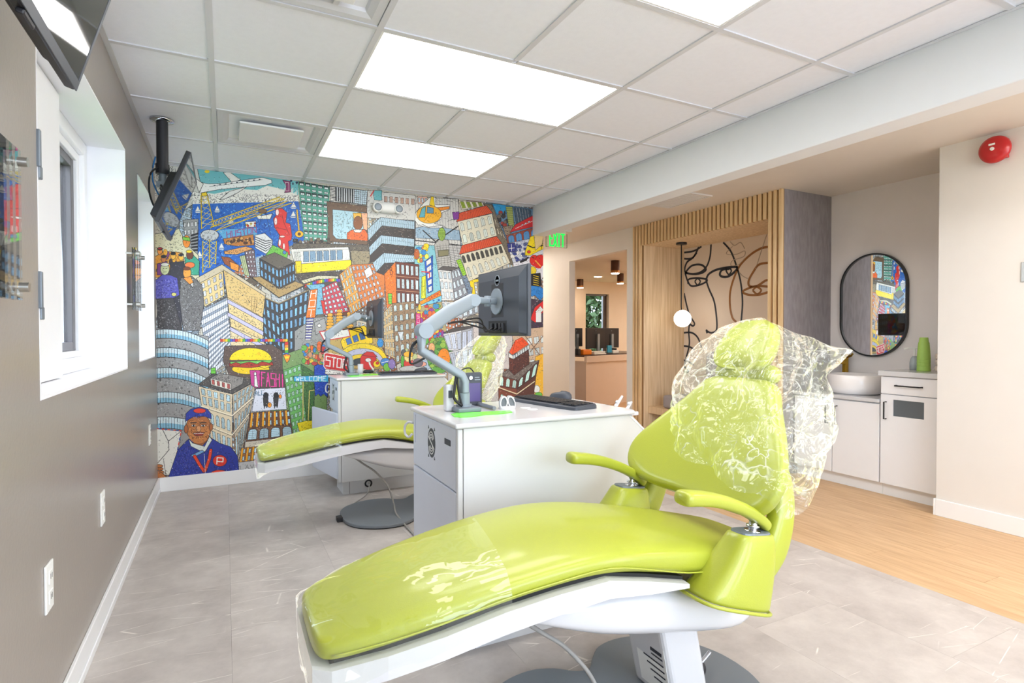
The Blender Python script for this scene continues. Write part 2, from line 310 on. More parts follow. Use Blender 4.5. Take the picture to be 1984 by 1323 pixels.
    P.poly([(1440, 168), (1540, 182), (1530, 300), (1448, 290)], WH); P.bands([(1440, 168), (1540, 182), (1530, 300), (1448, 290)], 10, K, None, None, False, .4)
    P.poly([(1540, 182), (1700, 200), (1700, 320), (1550, 295)], (210, 212, 215)); P.bands([(1540, 182), (1700, 200), (1700, 320), (1550, 295)], 11, (50, 50, 56), None, None, True, .45)
    # tv set with presenter
    P.poly([(1418, 290), (1740, 330), (1745, 640), (1440, 610)], (110, 84, 62)); P.hatch([(1418, 290), (1740, 330), (1745, 640), (1440, 610)], 90, (K, (170, 150, 110)))
    P.poly([(1465, 355), (1730, 380), (1735, 600), (1495, 590), (1468, 560)], (178, 214, 226)); P.hatch([(1470, 370), (1640, 380), (1650, 590), (1490, 580)], 110, ((70, 110, 130), K), 18)
    P.blobs([(1160, 600), (1430, 590), (1430, 660), (1160, 660)], 40, ((70, 60, 50), (120, 105, 80), (40, 36, 34)), 14)
    P.poly([(1150, 625), (1760, 640), (1760, 720), (1610, 760), (1600, 660), (1140, 680)], (96, 88, 76)); P.hatch([(1150, 630), (1760, 645), (1760, 700), (1150, 680)], 180, (K, (160, 150, 120)))
    P.poly([(1610, 680), (1760, 690), (1800, 800), (1620, 820)], (150, 138, 110)); P.hatch([(1610, 680), (1760, 690), (1800, 800), (1620, 820)], 70)
    # tram
    P.poly([(1160, 870), (1530, 850), (1700, 1000), (1240, 1000)], (78, 70, 62)); P.hatch([(1160, 870), (1530, 850), (1560, 930), (1200, 940)], 120, (K, (170, 160, 140)))
    P.poly([(1130, 672), (1590, 655), (1602, 700), (1605, 770), (1165, 800), (1135, 700)], (232, 232, 222)); P.poly([(1160, 795), (1612, 758), (1620, 832), (1172, 868)], (246, 216, 8))
    P.line([(1150, 690), (1595, 672)], K, 1.5); P.wins([(1225, 690), (1548, 678), (1550, 756), (1228, 778)], 6, 1, (120, 150, 175), .82, .95); P.wins([(1150, 695), (1208, 692), (1212, 780), (1162, 785)], 2, 1, WH, .7, .9)
    P.poly([(1165, 770), (1215, 768), (1215, 855), (1178, 860)], YE)
    P.poly([(1210, 925), (1350, 885), (1510, 890), (1510, 915), (1350, 912), (1235, 950)], (206, 200, 170)); P.cols([(1210, 925), (1510, 890), (1510, 915), (1235, 950)], 12)
    RB = (RD, OR, YE, (80, 170, 60), (60, 90, 200), (120, 60, 160))
    for i in range(18):
        t = i / 17; x = 1240 + 270 * t; y = 955 - 46 * math.sin(t * 1.9); P.poly([(x, y), (x + 17, y - 3), (x + 17, y + 22), (x, y + 25)], RB[i % 6], K, 1)
    # cubes and green dome
    P.poly([(842, 562), (920, 545), (985, 602), (980, 662), (932, 712), (845, 662)], (225, 226, 226)); P.bands([(842, 570), (925, 605), (930, 705), (845, 660)], 5, (70, 70, 74), None, None, False, .4); P.bands([(925, 605), (985, 600), (980, 660), (930, 705)], 5, (70, 70, 74), None, None, False, .4)
    P.poly([(985, 640), (1060, 672), (1110, 700), (1100, 745), (1040, 772), (930, 722)], (112, 190, 70)); P.hatch([(985, 640), (1100, 690), (1060, 760), (930, 722)], 30, ((40, 90, 30),)); P.ell(1080, 698, 14, 15, (70, 130, 190))
    P.poly([(760, 690), (838, 676), (862, 905), (800, 890)], (120, 96, 100)); P.wins([(760, 690), (838, 676), (862, 905), (800, 890)], 3, 6, (225, 222, 230), .5, .5)
    P.poly([(720, 730), (762, 720), (800, 890), (760, 880)], (190, 200, 150)); P.cols([(720, 730), (762, 720), (800, 890), (760, 880)], 3)
    def block(L, R, cl, cr, nx, ny, mx, my, wc=(190, 220, 240), arch=False, fx=.5, fy=.62, top=None, ct=None):
        if top: P.poly(top, ct)
        P.poly(L, cl); P.poly(R, cr); P.hatch(L, 30); P.hatch(R, 30)
        P.wins(L, nx, ny, wc, fx, fy, arch); P.wins(R, mx, my, wc, fx, fy, arch)
    block([(880, 750), (1035, 832), (1040, 992), (885, 892)], [(1035, 832), (1162, 778), (1166, 930), (1040, 992)], (66, 56, 50), (66, 56, 50), 5, 2, 5, 2, (120, 175, 215), True, .55, .7, [(880, 745), (1000, 700), (1162, 775), (1035, 832)], (100, 92, 80))
    P.poly([(820, 900), (885, 892), (1040, 992), (1166, 930), (1240, 960), (1035, 1062)], (176, 146, 92)); P.hatch([(850, 905), (1040, 1000), (1200, 950), (1035, 1055)], 60)
    P.line([(822, 905), (1035, 1062), (1245, 965)], K, 5)
    block([(885, 1045), (1035, 1108), (1060, 1570), (920, 1420)], [(1035, 1108), (1272, 1000), (1240, 1570), (1060, 1570)], (58, 54, 54), (58, 54, 54), 4, 5, 6, 6, (130, 185, 225), False, .5, .7)
    P.line([(885, 1045), (1035, 1108), (1272, 1000)], (150, 130, 90), 5)
    P.poly([(885, 1050), (912, 1048), (912, 1225), (888, 1222)], (90, 170, 60)); P.rows([(885, 1050), (912, 1048), (912, 1225), (888, 1222)], 6)
    # beige block
    P.poly([(372, 908), (578, 795), (932, 1030), (925, 1060), (585, 850), (400, 945)], (205, 190, 160))
    P.poly([(590, 838), (925, 1050), (905, 1240), (625, 1075)], (220, 188, 122)); P.hatch([(595, 845), (920, 1060), (905, 1220), (630, 1070)], 190, (K, (160, 120, 60)), 18)
    Q = [(400, 945), (588, 848), (600, 1045), (440, 1135)]; P.poly(Q, (226, 200, 140)); P.wins(Q, 4, 3, (205, 205, 215), .45, .62)
    P.text([(815, 1040), (865, 1060), (850, 1190), (810, 1170)], 'LH', (120, 90, 50), 2)
    # white banded block
    L = [(400, 1165), (622, 1058), (650, 1540), (478, 1700)]; R = [(622, 1058), (912, 1225), (905, 1420), (650, 1300)]
    P.poly(L, (226, 228, 236)); P.poly(R, (226, 200, 140)); P.bands(L, 9, (150, 160, 176), None, K, False, .35); P.cols(L, 13, K, 1.1)
    P.poly([(640, 1290), (910, 1400), (960, 1560), (650, 1600)], (222, 205, 160)); P.hatch([(640, 1300), (900, 1400), (900, 1550), (650, 1560)], 80)
    for k in range(3): P.poly([(622, 1070 + k * 105), (912, 1228 + k * 105), (912, 1262 + k * 105), (624, 1104 + k * 105)], (196, 190, 222)); P.hatch([(640, 1120 + k * 105), (900, 1270 + k * 105), (900, 1320 + k * 105), (640, 1160 + k * 105)], 60)
    # people on the left
    SK = ((236, 150, 60), (240, 180, 60), (200, 120, 60))
    P.poly([(30, 740), (120, 690), (260, 700), (300, 900), (30, 900)], (222, 150, 40)); P.blobs([(40, 690), (270, 700), (280, 880), (40, 880)], 16, ((235, 170, 40), (120, 60, 110), (60, 40, 40)), 24)
    for x, y, c in ((82, 690, SK[0]), (112, 752, SK[2]), (188, 728, SK[1]), (252, 738, SK[1])): P.ell(x, y, 20, 28, c); P.ell(x, y - 20, 21, 12, K)
    P.ell(82, 668, 18, 9, (170, 30, 40)); P.poly([(60, 790), (140, 770), (150, 880), (60, 880)], (120, 50, 120))
    P.poly([(280, 740), (350, 720), (400, 770), (395, 880), (290, 880)], (60, 160, 130)); P.ell(322, 720, 28, 36, (110, 60, 40)); P.ell(316, 692, 24, 12, YE); P.ell(322, 800, 40, 24, (235, 120, 60))
    P.poly([(165, 780), (275, 770), (290, 900), (250, 1325), (190, 1325), (160, 960)], (46, 42, 52)); P.hatch([(170, 790), (270, 790), (250, 1300), (190, 1300)], 60, ((90, 80, 100),))
    P.poly([(250, 905), (340, 890), (420, 960), (436, 1110), (400, 1325), (270, 1325), (240, 1080)], (110, 106, 104)); P.hatch([(255, 920), (420, 960), (400, 1320), (270, 1320)], 260, (K, (190, 190, 190)), 14)
    P.poly([(310, 920), (352, 905), (345, 985)], WH); P.ell(300, 862, 32, 46, (240, 160, 60)); P.ell(297, 828, 30, 14, (120, 60, 30)); P.poly([(268, 905), (330, 890), (350, 940), (320, 955)], (240, 150, 60))
    P.poly([(55, 1070), (190, 1062), (262, 1325), (70, 1325)], (62, 56, 56)); P.hatch([(60, 1080), (190, 1080), (250, 1320), (75, 1320)], 260, (K, (150, 145, 145)), 12)
    P.poly([(38, 930), (100, 878), (165, 880), (222, 905), (240, 1040), (195, 1062), (50, 1072)], (84, 80, 176)); P.hatch([(45, 930), (210, 900), (230, 1040), (60, 1065)], 240, ((30, 26, 90), (150, 150, 215)), 13)
    P.ell(122, 832, 36, 48, (196, 200, 150)); P.ell(122, 796, 33, 14, (215, 215, 200)); P.ell(195, 1035, 20, 14, (220, 210, 120)); P.line([(108, 828), (114, 828)], K, 3); P.line([(130, 828), (138, 828)], K, 3); P.line([(110, 855), (134, 855)], K, 2)
    # HOT sign, red and orange blocks
    P.poly([(1160, 1330), (1320, 1220), (1654, 1200), (1654, 1700), (1160, 1700)], (150, 150, 146)); P.hatch([(1180, 1330), (1654, 1210), (1654, 1700), (1160, 1700)], 200)
    P.poly([(1250, 960), (1400, 950), (1420, 1190), (1330, 1200), (1290, 1000)], (120, 180, 205)); P.hatch([(1260, 960), (1390, 950), (1410, 1180), (1310, 1180)], 80, (K, (40, 90, 150)))
    Q = [(1380, 985), (1495, 928), (1600, 1172), (1400, 1200)]; P.poly(Q, (196, 70, 84)); P.wins(Q, 5, 6, (205, 225, 235), .55, .55)
    Q = [(1288, 1000), (1345, 990), (1326, 1222), (1250, 1222)]; P.poly(Q, (232, 120, 30)); 
    for i, ch in enumerate('HOT'): P.text([P.bil(Q, .15, i / 3 + .03), P.bil(Q, .85, i / 3 + .03), P.bil(Q, .85, (i + 1) / 3 - .03), P.bil(Q, .15, (i + 1) / 3 - .03)], ch, WH, 4, 0)
    P.poly([(1370, 1080), (1400, 1090), (1412, 1190), (1392, 1190)], RD)
    Q = [(1255, 1225), (1315, 1222), (1290, 1400), (1245, 1400)]; P.poly(Q, WH); P.bands(Q, 8, (90, 90, 150), None)
    P.poly([(1320, 1260), (1400, 1225), (1420, 1310), (1330, 1360)], GR); P.ell(1358, 1285, 14, 14, WH)
    for x, y in ((1445, 1200), (1520, 1170), (1600, 1190)):
        for k in range(6): P.ell(x, y + k * 24, 22 + k * 3, 15, (240, 176, 60), K, 1.6)
    # ---------- upper right
    F(650, 340, 4.134)
    P.poly([(0, 90), (150, 112), (150, 222), (0, 205)], (205, 208, 210)); P.bands([(0, 95), (150, 112), (150, 222), (0, 205)], 8, K, None, None, True, .5)
    P.poly([(150, 112), (255, 122), (245, 235), (150, 222)], (196, 214, 224)); P.rows([(150, 112), (255, 122), (245, 235), (150, 222)], 7); P.cols([(150, 112), (255, 122), (245, 235), (150, 222)], 6)
    P.poly([(255, 120), (640, 160), (640, 360), (250, 340)], (214, 212, 206)); P.hatch([(255, 130), (630, 170), (630, 350), (260, 330)], 60); P.wins([(380, 150), (640, 175), (640, 250), (380, 225)], 6, 1, (196, 160, 140))
    P.poly([(300, 120), (370, 120), (370, 200), (310, 195)], TE); P.line([(280, 165), (308, 122)], RD, 6)
    P.ell(190, 330, 44, 34, (240, 190, 60)); P.poly([(140, 300), (210, 300), (205, 400), (150, 400)], (240, 185, 60)); P.ell(180, 382, 38, 56, (140, 84, 40)); P.poly([(92, 460), (130, 435), (235, 432), (258, 470), (256, 525), (92, 512)], (235, 104, 36)); P.poly([(140, 432), (215, 432), (200, 458), (155, 456)], WH); P.poly([(205, 300), (255, 300), (255, 440), (225, 430)], (240, 180, 140))
    P.hatch([(100, 440), (250, 440), (250, 515), (100, 510)], 30)
    P.poly([(640, 170), (980, 190), (1000, 560), (640, 560)], (208, 206, 200)); P.cols([(640, 170), (980, 190), (1000, 560), (640, 560)], 16, K, 1.0); P.hatch([(640, 170), (980, 190), (1000, 560), (640, 560)], 110, (K,), 50)
    P.poly([(655, 165), (735, 172), (735, 235), (660, 225)], (226, 180, 160)); P.wins([(655, 165), (735, 172), (735, 235), (660, 225)], 3, 1)
    P.poly([(640, 420), (760, 400), (990, 440), (1000, 520), (640, 500)], (150, 176, 196)); P.hatch([(640, 430), (990, 440), (990, 510), (640, 495)], 80, (K, WH)); P.line([(640, 520), (1010, 560)], K, 6); P.line([(700, 440), (800, 530), (990, 400)], (40, 36, 36), 7)
    GB = (176, 202, 216); UD = (62, 54, 50)
    for L, R in (([(258, 430), (360, 335), (372, 402), (264, 522)], [(360, 335), (632, 368), (632, 432), (372, 402)]), ([(268, 575), (362, 478), (372, 545), (275, 642)], [(362, 478), (630, 508), (628, 572), (372, 545)]), ([(288, 708), (385, 620), (392, 702), (308, 792)], [(385, 620), (628, 640), (665, 692), (392, 702)])):
        P.poly([L[3], L[2], R[2], (R[2][0] - 3, R[2][1] + 90), (360, R[3][1] + 110), (275, L[3][1] + 60)], UD); P.hatch([R[3], R[2], (R[2][0], R[2][1] + 80), (R[3][0], R[3][1] + 80)], 90, (K, (150, 130, 110)))
    for L, R in (([(258, 430), (360, 335), (372, 402), (264, 522)], [(360, 335), (632, 368), (632, 432), (372, 402)]), ([(268, 575), (362, 478), (372, 545), (275, 642)], [(362, 478), (630, 508), (628, 572), (372, 545)]), ([(288, 708), (385, 620), (392, 702), (308, 792)], [(385, 620), (628, 640), (665, 692), (392, 702)])):
        P.poly(L, GB); P.poly(R, GB); P.cols(L, 8, K, 1.2); P.cols(R, 16, K, 1.2); P.rows(R, 2, (90, 120, 140), 1.2)
    # helicopter
    P.poly([(640, 300), (700, 225), (755, 175), (800, 175), (800, 235), (915, 235), (915, 270), (850, 300), (845, 350), (790, 385), (860, 400), (850, 420), (740, 420), (660, 395), (635, 360)], (236, 236, 230))
    P.poly([(752, 235), (765, 170), (785, 170), (795, 250)], YE); P.poly([(800, 258), (912, 248), (910, 268), (815, 288)], (236, 140, 40)); P.ell(748, 312, 100, 72, (240, 176, 28))
    P.poly([(690, 265), (722, 245), (715, 335), (668, 335)], (96, 176, 190)); P.poly([(735, 250), (785, 262), (785, 305), (730, 300)], (96, 150, 180)); P.hatch([(760, 290), (840, 290), (830, 360), (700, 370)], 26, ((140, 90, 10),)); P.line([(690, 390), (740, 415), (850, 400)], K, 3)
    # grey brick tower
    P.poly([(790, 555), (840, 500), (905, 520), (930, 740), (840, 770), (790, 750)], (178, 174, 166)); P.rows([(790, 555), (905, 540), (930, 740), (800, 760)], 12, K, 1); P.cols([(790, 555), (905, 540), (930, 740), (800, 760)], 5, K, 1)
    P.ell(850, 470, 30, 52, (150, 186, 70)); P.rows([(825, 430), (878, 430), (878, 520), (825, 520)], 8); P.poly([(820, 600), (905, 595), (905, 640), (825, 650)], (130, 124, 90))
    P.poly([(905, 560), (1000, 560), (1050, 800), (980, 760), (930, 740)], (186, 184, 180)); P.rows([(905, 560), (1000, 560), (1050, 800), (930, 740)], 10); P.cols([(905, 560), (1000, 560), (1050, 800), (930, 740)], 3)
    P.poly([(980, 730), (1080, 850), (1100, 1000), (1000, 980)], (120, 138, 160)); P.hatch([(960, 730), (1060, 830), (1100, 1000), (990, 980)], 120)
    block([(820, 755), (925, 765), (952, 1002), (850, 1000)], [(925, 765), (985, 740), (1062, 950), (952, 1002)], (222, 220, 216), (140, 140, 146), 3, 3, 3, 3, (214, 226, 232), False, .6, .66, [(820, 755), (860, 725), (985, 738), (925, 765)], (90, 84, 80))
    block([(838, 1012), (1008, 1012), (1020, 1140), (868, 1140)], [(1008, 1012), (1140, 950), (1150, 1100), (1020, 1140)], (222, 220, 216), (150, 150, 152), 4, 2, 3, 2, (206, 220, 230), True, .6, .7)
    # blue strips, signs
    P.poly([(632, 560), (790, 560), (845, 930), (680, 1010), (632, 900)], (130, 190, 200)); P.hatch([(640, 570), (780, 570), (820, 900), (680, 980)], 90, (K, (40, 90, 160)))
    P.blobs([(640, 560), (740, 560), (740, 690), (640, 690)], 18, (YE, (190, 110, 60), (60, 140, 200), (230, 230, 90)), 20); P.ell(650, 630, 22, 42, (190, 96, 40))
    Q = [(712, 690), (778, 640), (780, 925), (738, 945)]; P.poly(Q, (30, 90, 190)); P.wins(Q, 1, 5, WH, .6, .72)
    P.poly([(690, 812), (722, 800), (722, 985), (684, 985)], (216, 220, 50)); P.text([(694, 830), (718, 820), (716, 970), (690, 975)], 'H', K, 2); P.line([(690, 770), (752, 775), (752, 815)], RD, 7)
    P.poly([(965, 680), (1000, 668), (1050, 792), (1020, 806)], (150, 200, 50)); P.rows([(965, 680), (1000, 668), (1050, 792), (1020, 806)], 8, (60, 90, 20))
    P.poly([(1072, 838), (1142, 828), (1150, 850), (1108, 858), (1120, 960), (1090, 970), (1098, 900), (1080, 890)], YE)
    # red roofed palace
    P.poly([(985, 200), (1175, 215), (1190, 245), (1010, 275)], (226, 220, 200)); P.wins([(985, 200), (1175, 215), (1190, 245), (1010, 272)], 4, 1, (150, 170, 50), .6, .8)
    P.poly([(1185, 225), (1250, 235), (1375, 500), (1445, 720), (1330, 700), (1255, 300)], (120, 108, 90)); P.hatch([(1200, 230), (1250, 240), (1430, 700), (1330, 690)], 90)
    P.wins([(1262, 320), (1315, 400), (1370, 520), (1300, 480)], 3, 2, CR)
    Q = [(975, 368), (1252, 306), (1292, 482), (1018, 560)]; P.poly(Q, (226, 220, 196)); P.wins(Q, 5, 2, (214, 222, 210), .5, .7, True)
    Q = [(998, 632), (1332, 548), (1400, 700), (1065, 850)]; P.poly(Q, (220, 212, 186)); P.wins([(998, 640), (1332, 555), (1350, 620), (1020, 710)], 9, 1, (70, 66, 60), .6, .85, True); P.wins([(1030, 730), (1360, 630), (1390, 700), (1060, 830)], 7, 1, (210, 212, 200), .5, .8, True)
    P.poly([(992, 300), (1208, 240), (1258, 300), (968, 372)], (222, 84, 44)); P.cols([(992, 300), (1208, 240), (1258, 300), (968, 372)], 20, (120, 30, 10), 1.4)
    P.poly([(1012, 560), (1290, 486), (1334, 546), (990, 632)], (222, 84, 44)); P.cols([(1012, 560), (1290, 486), (1334, 546), (990, 632)], 22, (120, 30, 10), 1.4)
    P.poly([(935, 295), (990, 290), (985, 350), (945, 355)], (130, 60, 150))
    # right edge
    P.poly([(1250, 225), (1680, 280), (1680, 430), (1370, 520), (1290, 330)], (96, 130, 160)); P.poly([(1255, 225), (1420, 245), (1400, 300), (1290, 310)], (40, 150, 205))
    P.blobs([(1280, 290), (1400, 290), (1440, 420), (1330, 440)], 30, ((50, 48, 54), (110, 100, 90), (160, 60, 50)), 15); P.poly([(1362, 250), (1415, 250), (1432, 420), (1390, 430)], (160, 170, 90)); P.rows([(1362, 250), (1415, 250), (1432, 420), (1390, 430)], 12)
    Q = [(1425, 255), (1560, 275), (1570, 340), (1450, 400)]; P.poly(Q, (70, 90, 110)); P.cols(Q, 6, WH, 1.6); P.hatch(Q, 50)
    P.poly([(1340, 410), (1420, 400), (1400, 480), (1360, 480)], (150, 130, 110)); P.hatch([(1340, 410), (1420, 400), (1400, 480), (1360, 480)], 40)
    P.poly([(1395, 455), (1440, 392), (1570, 325), (1680, 310), (1680, 390), (1500, 430)], (206, 40, 44)); P.line([(1440, 425), (1590, 360)], WH, 3); P.wins([(1480, 395), (1560, 355), (1562, 372), (1486, 410)], 3, 1, (220, 230, 240))
    P.poly([(1365, 480), (1680, 390), (1680, 500), (1380, 560)], (150, 70, 50)); P.wins([(1370, 478), (1680, 395), (1680, 490), (1385, 560)], 5, 1, (90, 150, 205), .75, .8, True)
    P.poly([(1370, 545), (1680, 480), (1680, 760), (1440, 760)], (205, 208, 216)); P.blobs([(1390, 560), (1540, 540), (1540, 690), (1430, 700)], 34, ((40, 60, 140), WH, (90, 100, 150)), 15)
    P.poly([(1375, 545), (1436, 538), (1442, 608), (1384, 615)], (50, 54, 130)); P.line([(1408, 552), (1410, 604)], WH, 4); P.line([(1388, 585), (1432, 580)], WH, 4)
    for k in range(3): P.hatch([(1445, 520 + k * 26), (1520, 505 + k * 26), (1522, 525 + k * 26), (1447, 541 + k * 26)], 24, ((60, 70, 130),))
    P.poly([(1535, 560), (1560, 490), (1620, 470), (1690, 470), (1690, 570), (1640, 600), (1560, 640), (1515, 640), (1520, 600)], (240, 212, 10)); P.line([(1540, 560), (1580, 578), (1660, 560)], K, 8); P.ell(1548, 612, 14, 12, RD)
    P.poly([(1590, 480), (1690, 470), (1690, 520), (1600, 600)], TAN); P.text([(1640, 480), (1690, 480), (1690, 590), (1640, 600)], 'A', K, 4)
    P.poly([(1420, 700), (1690, 620), (1690, 760), (1560, 1000), (1440, 800)], (226, 224, 228)); P.hatch([(1430, 700), (1680, 640), (1680, 760), (1450, 780)], 60); P.poly([(1475, 690), (1545, 650), (1530, 680), (1480, 700)], K)
    P.ell(1590, 680, 36, 44, (222, 36, 30)); P.ell(1640, 680, 40, 46, (222, 36, 30)); P.poly([(1562, 700), (1680, 690), (1640, 745), (1605, 740)], (222, 36, 30), None); P.line([(1600, 682), (1640, 725)], (245, 170, 60), 9); P.line([(1575, 655), (1590, 662)], K, 5)
    P.ell(1578, 762, 30, 34, (240, 210, 40)); P.poly([(1552, 790), (1640, 780), (1650, 880), (1560, 900)], K); 
    for k in range(6): P.line([(1585, 800 + k * 18), (1625, 812 + k * 17)], YE, 4)
    P.poly([(1552, 880), (1640, 890), (1690, 930), (1640, 1005), (1595, 960), (1550, 975)], (40, 130, 205)); P.hatch([(1555, 890), (1660, 920), (1640, 990), (1560, 960)], 20)
    P.poly([(1550, 985), (1690, 1005), (1690, 1240), (1550, 1220)], (64, 50, 66)); P.hatch([(1550, 985), (1690, 1005), (1690, 1240), (1550, 1220)], 80, (K, (150, 80, 160), WH))
    P.poly([(1595, 1055), (1690, 980), (1690, 1060), (1640, 1120), (1600, 1180), (1560, 1150)], (222, 40, 40)); P.poly([(1600, 1090), (1640, 1045), (1665, 1075), (1625, 1125)], WH)
    # ---------- brick blocks in the middle
    Q = [(30, 795), (125, 715), (212, 1060), (120, 1115)]; P.poly(Q, (232, 160, 70)); P.wins(Q, 4, 5, (190, 205, 200), .5, .7)
    Q = [(125, 715), (300, 705), (392, 960), (212, 1062)]; P.poly(Q, (206, 120, 56)); P.poly([(290, 760), (395, 800), (392, 965), (330, 990)], (206, 120, 56)); P.wins(Q, 6, 6, (196, 208, 220), .5, .6, True); P.hatch(Q, 60, ((120, 50, 20),))
    P.poly([(228, 762), (275, 725), (300, 790), (248, 825)], WH)
    P.poly([(390, 790), (480, 690), (490, 1040), (410, 1065)], (224, 116, 34)); P.hatch([(395, 790), (480, 700), (488, 1030), (412, 1050)], 100, ((140, 60, 10), (250, 170, 60)), 16); P.text([(432, 735), (458, 730), (460, 800), (436, 800)], 'B', K, 3)
    Q = [(480, 690), (668, 712), (672, 1045), (490, 1035)]; P.poly(Q, (106, 54, 40)); P.wins(Q, 5, 3, (206, 224, 228), .58, .66); P.rows(Q, 3, (200, 150, 110), 3)
    P.poly([(420, 945), (452, 945), (450, 1030), (424, 1030)], (120, 200, 60)); P.rows([(420, 945), (452, 945), (450, 1030), (424, 1030)], 4)
    P.poly([(672, 1012), (838, 918), (845, 962), (684, 1040)], (236, 140, 30)); P.text([(725, 985), (838, 925), (842, 958), (728, 1015)], 'MARK', (180, 30, 20), 3.5); P.hatch([(672, 1012), (730, 980), (730, 1010), (684, 1035)], 16, (YE,))
    P.poly([(632, 1060), (848, 960), (852, 1060), (680, 1160), (632, 1180)], (120, 196, 214)); P.blobs([(640, 1065), (845, 975), (848, 1050), (650, 1140)], 30, ((30, 90, 170), WH), 9, None)
    # ---------- centre bottom
    F(650, 560, 4.134)
    P.poly([(632, 150), (850, 100), (900, 400), (740, 420), (632, 450)], (176, 160, 110)); P.blobs([(640, 150), (850, 120), (880, 400), (640, 450)], 80, ((96, 176, 60), (230, 110, 40), (150, 60, 150), (240, 200, 50), (60, 140, 190), (200, 60, 50)), 22)
    P.poly([(642, 195), (682, 195), (680, 395), (640, 395)], (206, 40, 120)); 
    for k in range(5): P.text([(650, 205 + k * 37), (674, 205 + k * 37), (674, 235 + k * 37), (650, 235 + k * 37)], 'SUPER'[k], WH, 2.4)
    Q = [(375, 200), (452, 115), (480, 560), (395, 520)]; P.poly(Q, (206, 178, 130)); P.wins(Q, 4, 6, (205, 205, 190), .5, .6)
    Q = [(452, 115), (640, 95), (640, 560), (480, 600)]; P.poly(Q, (150, 122, 92)); P.hatch(Q, 200, (K, (90, 60, 40))); P.wins(Q, 4, 6, (196, 214, 214), .5, .62, True); P.hatch(Q, 70, (K,), 40, 1)
    P.poly([(498, 342), (546, 340), (524, 420)], (214, 222, 226)); P.line([(522, 420), (530, 620)], GR, 4)
    # cab, ring, stop sign people
    P.poly([(0, 300), (300, 330), (400, 520), (380, 640), (-60, 640), (-60, 400)], (190, 160, 90)); P.hatch([(-60, 330), (380, 400), (380, 640), (-60, 640)], 200)
    P.poly([(40, 420), (100, 330), (230, 290), (290, 350), (300, 430), (160, 470), (60, 480)], (244, 206, 20)); P.wins([(70, 400), (230, 330), (250, 400), (90, 455)], 3, 1, (70, 110, 170), .7, .8)
    P.ell(215, 580, 200, 145, (240, 208, 30), K, 2, 180, 360); P.ell(215, 590, 170, 115, (190, 190, 210), K, 2, 180, 360); P.ell(215, 600, 140, 80, (236, 200, 40), K, 2, 180, 360); P.ell(225, 610, 115, 60, (60, 66, 70), K, 2, 180, 360)
    P.ell(262, 575, 66, 72, (206, 44, 40)); P.line([(262, 560), (278, 610), (300, 640)], WH, 10); P.ell(262, 568, 24, 16, WH)
    P.poly([(210, 530), (250, 500), (300, 505), (335, 545)], (206, 44, 40)); P.ell(330, 600, 28, 26, YE); P.ell(335, 592, 12, 12, RD); P.ell(400, 588, 40, 36, (70, 130, 200)); P.line([(370, 590), (430, 575)], WH, 4); P.ell(412, 625, 30, 34, (120, 190, 70)); P.ell(450, 600, 30, 40, (140, 120, 180))
    P.ell(358, 432, 26, 34, (50, 140, 210)); P.line([(350, 395), (352, 425)], (50, 140, 210), 7); P.line([(366, 395), (366, 425)], (50, 140, 210), 7)
    P.blobs([(520, 480), (680, 500), (680, 640), (520, 640)], 26, ((150, 190, 90), (190, 200, 140), (90, 90, 90), (220, 190, 160)), 26)
    P.ell(586, 598, 40, 44, (214, 60, 44)); P.ell(584, 545, 34, 38, (246, 214, 130)); P.ell(584, 522, 40, 24, (240, 176, 40)); P.ell(535, 580, 12, 50, (90, 170, 60))
    P.ell(620, 640, 110, 28, (190, 190, 186)); P.ell(690, 600, 36, 20, (226, 160, 140)); P.ell(660, 590, 40, 34, (110, 100, 110))
    P.ell(835, 530, 105, 145, (96, 160, 60)); P.blobs([(750, 400), (900, 420), (920, 640), (770, 620)], 40, ((60, 130, 50), (150, 190, 70), (120, 150, 60)), 22); P.ell(868, 552, 50, 78, (240, 140, 20)); P.line([(850, 540), (880, 540)], K, 2); P.line([(860, 590), (890, 585)], K, 2)
    P.ell(770, 470, 26, 40, (226, 170, 110)); P.ell(760, 520, 34, 34, (90, 80, 100)); P.ell(935, 660, 26, 32, (236, 190, 120))
    block([(860, 360), (1010, 330), (1010, 500), (905, 490)], [(1010, 330), (1140, 300), (1140, 460), (1010, 500)], (216, 216, 218), (170, 170, 174), 3, 1, 3, 1, (206, 214, 230), False, .72, .8, [(860, 350), (950, 310), (1130, 290), (1010, 340)], (80, 74, 70))
    block([(905, 505), (1060, 470), (1060, 640), (945, 640)], [(1060, 470), (1180, 440), (1180, 640), (1060, 640)], (206, 206, 210), (180, 180, 184), 3, 1, 3, 1, (200, 208, 225), False, .72, .8)
    P.poly([(900, 640), (1350, 600), (1350, 900), (900, 900)], (196, 190, 184)); P.hatch([(900, 640), (1350, 600), (1350, 900), (900, 900)], 160); P.poly([(1100, 300), (1420, 350), (1400, 640), (1110, 640)], (206, 196, 190)); P.hatch([(1100, 300), (1400, 350), (1400, 640), (1110, 640)], 120)
    # right: lattice bridge, brown tower with orange roof
    Q = [(1400, 330), (1700, 300), (1700, 900), (1560, 900)]; P.poly(Q, (206, 176, 146)); P.wins([(1520, 380), (1690, 350), (1690, 620), (1560, 640)], 3, 3, (214, 222, 220), .7, .6); P.hatch(Q, 120)
    P.line([(1500, 350), (1690, 600)], (120, 90, 70), 6); P.line([(1560, 500), (1690, 340)], (120, 90, 70), 6)
    P.poly([(1600, 540), (1700, 500), (1700, 920), (1590, 900)], (236, 180, 50)); P.hatch([(1600, 540), (1700, 500), (1700, 900), (1590, 880)], 90, (K, WH, (200, 120, 30))); P.ell(1610, 800, 26, 30, WH); P.ell(1625, 845, 30, 20, GN)
    block([(1305, 690), (1462, 728), (1452, 800), (1302, 775)], [(1462, 728), (1632, 568), (1606, 690), (1452, 800)], (112, 58, 42), (84, 46, 38), 3, 1, 3, 1, (190, 226, 214), True, .55, .85)
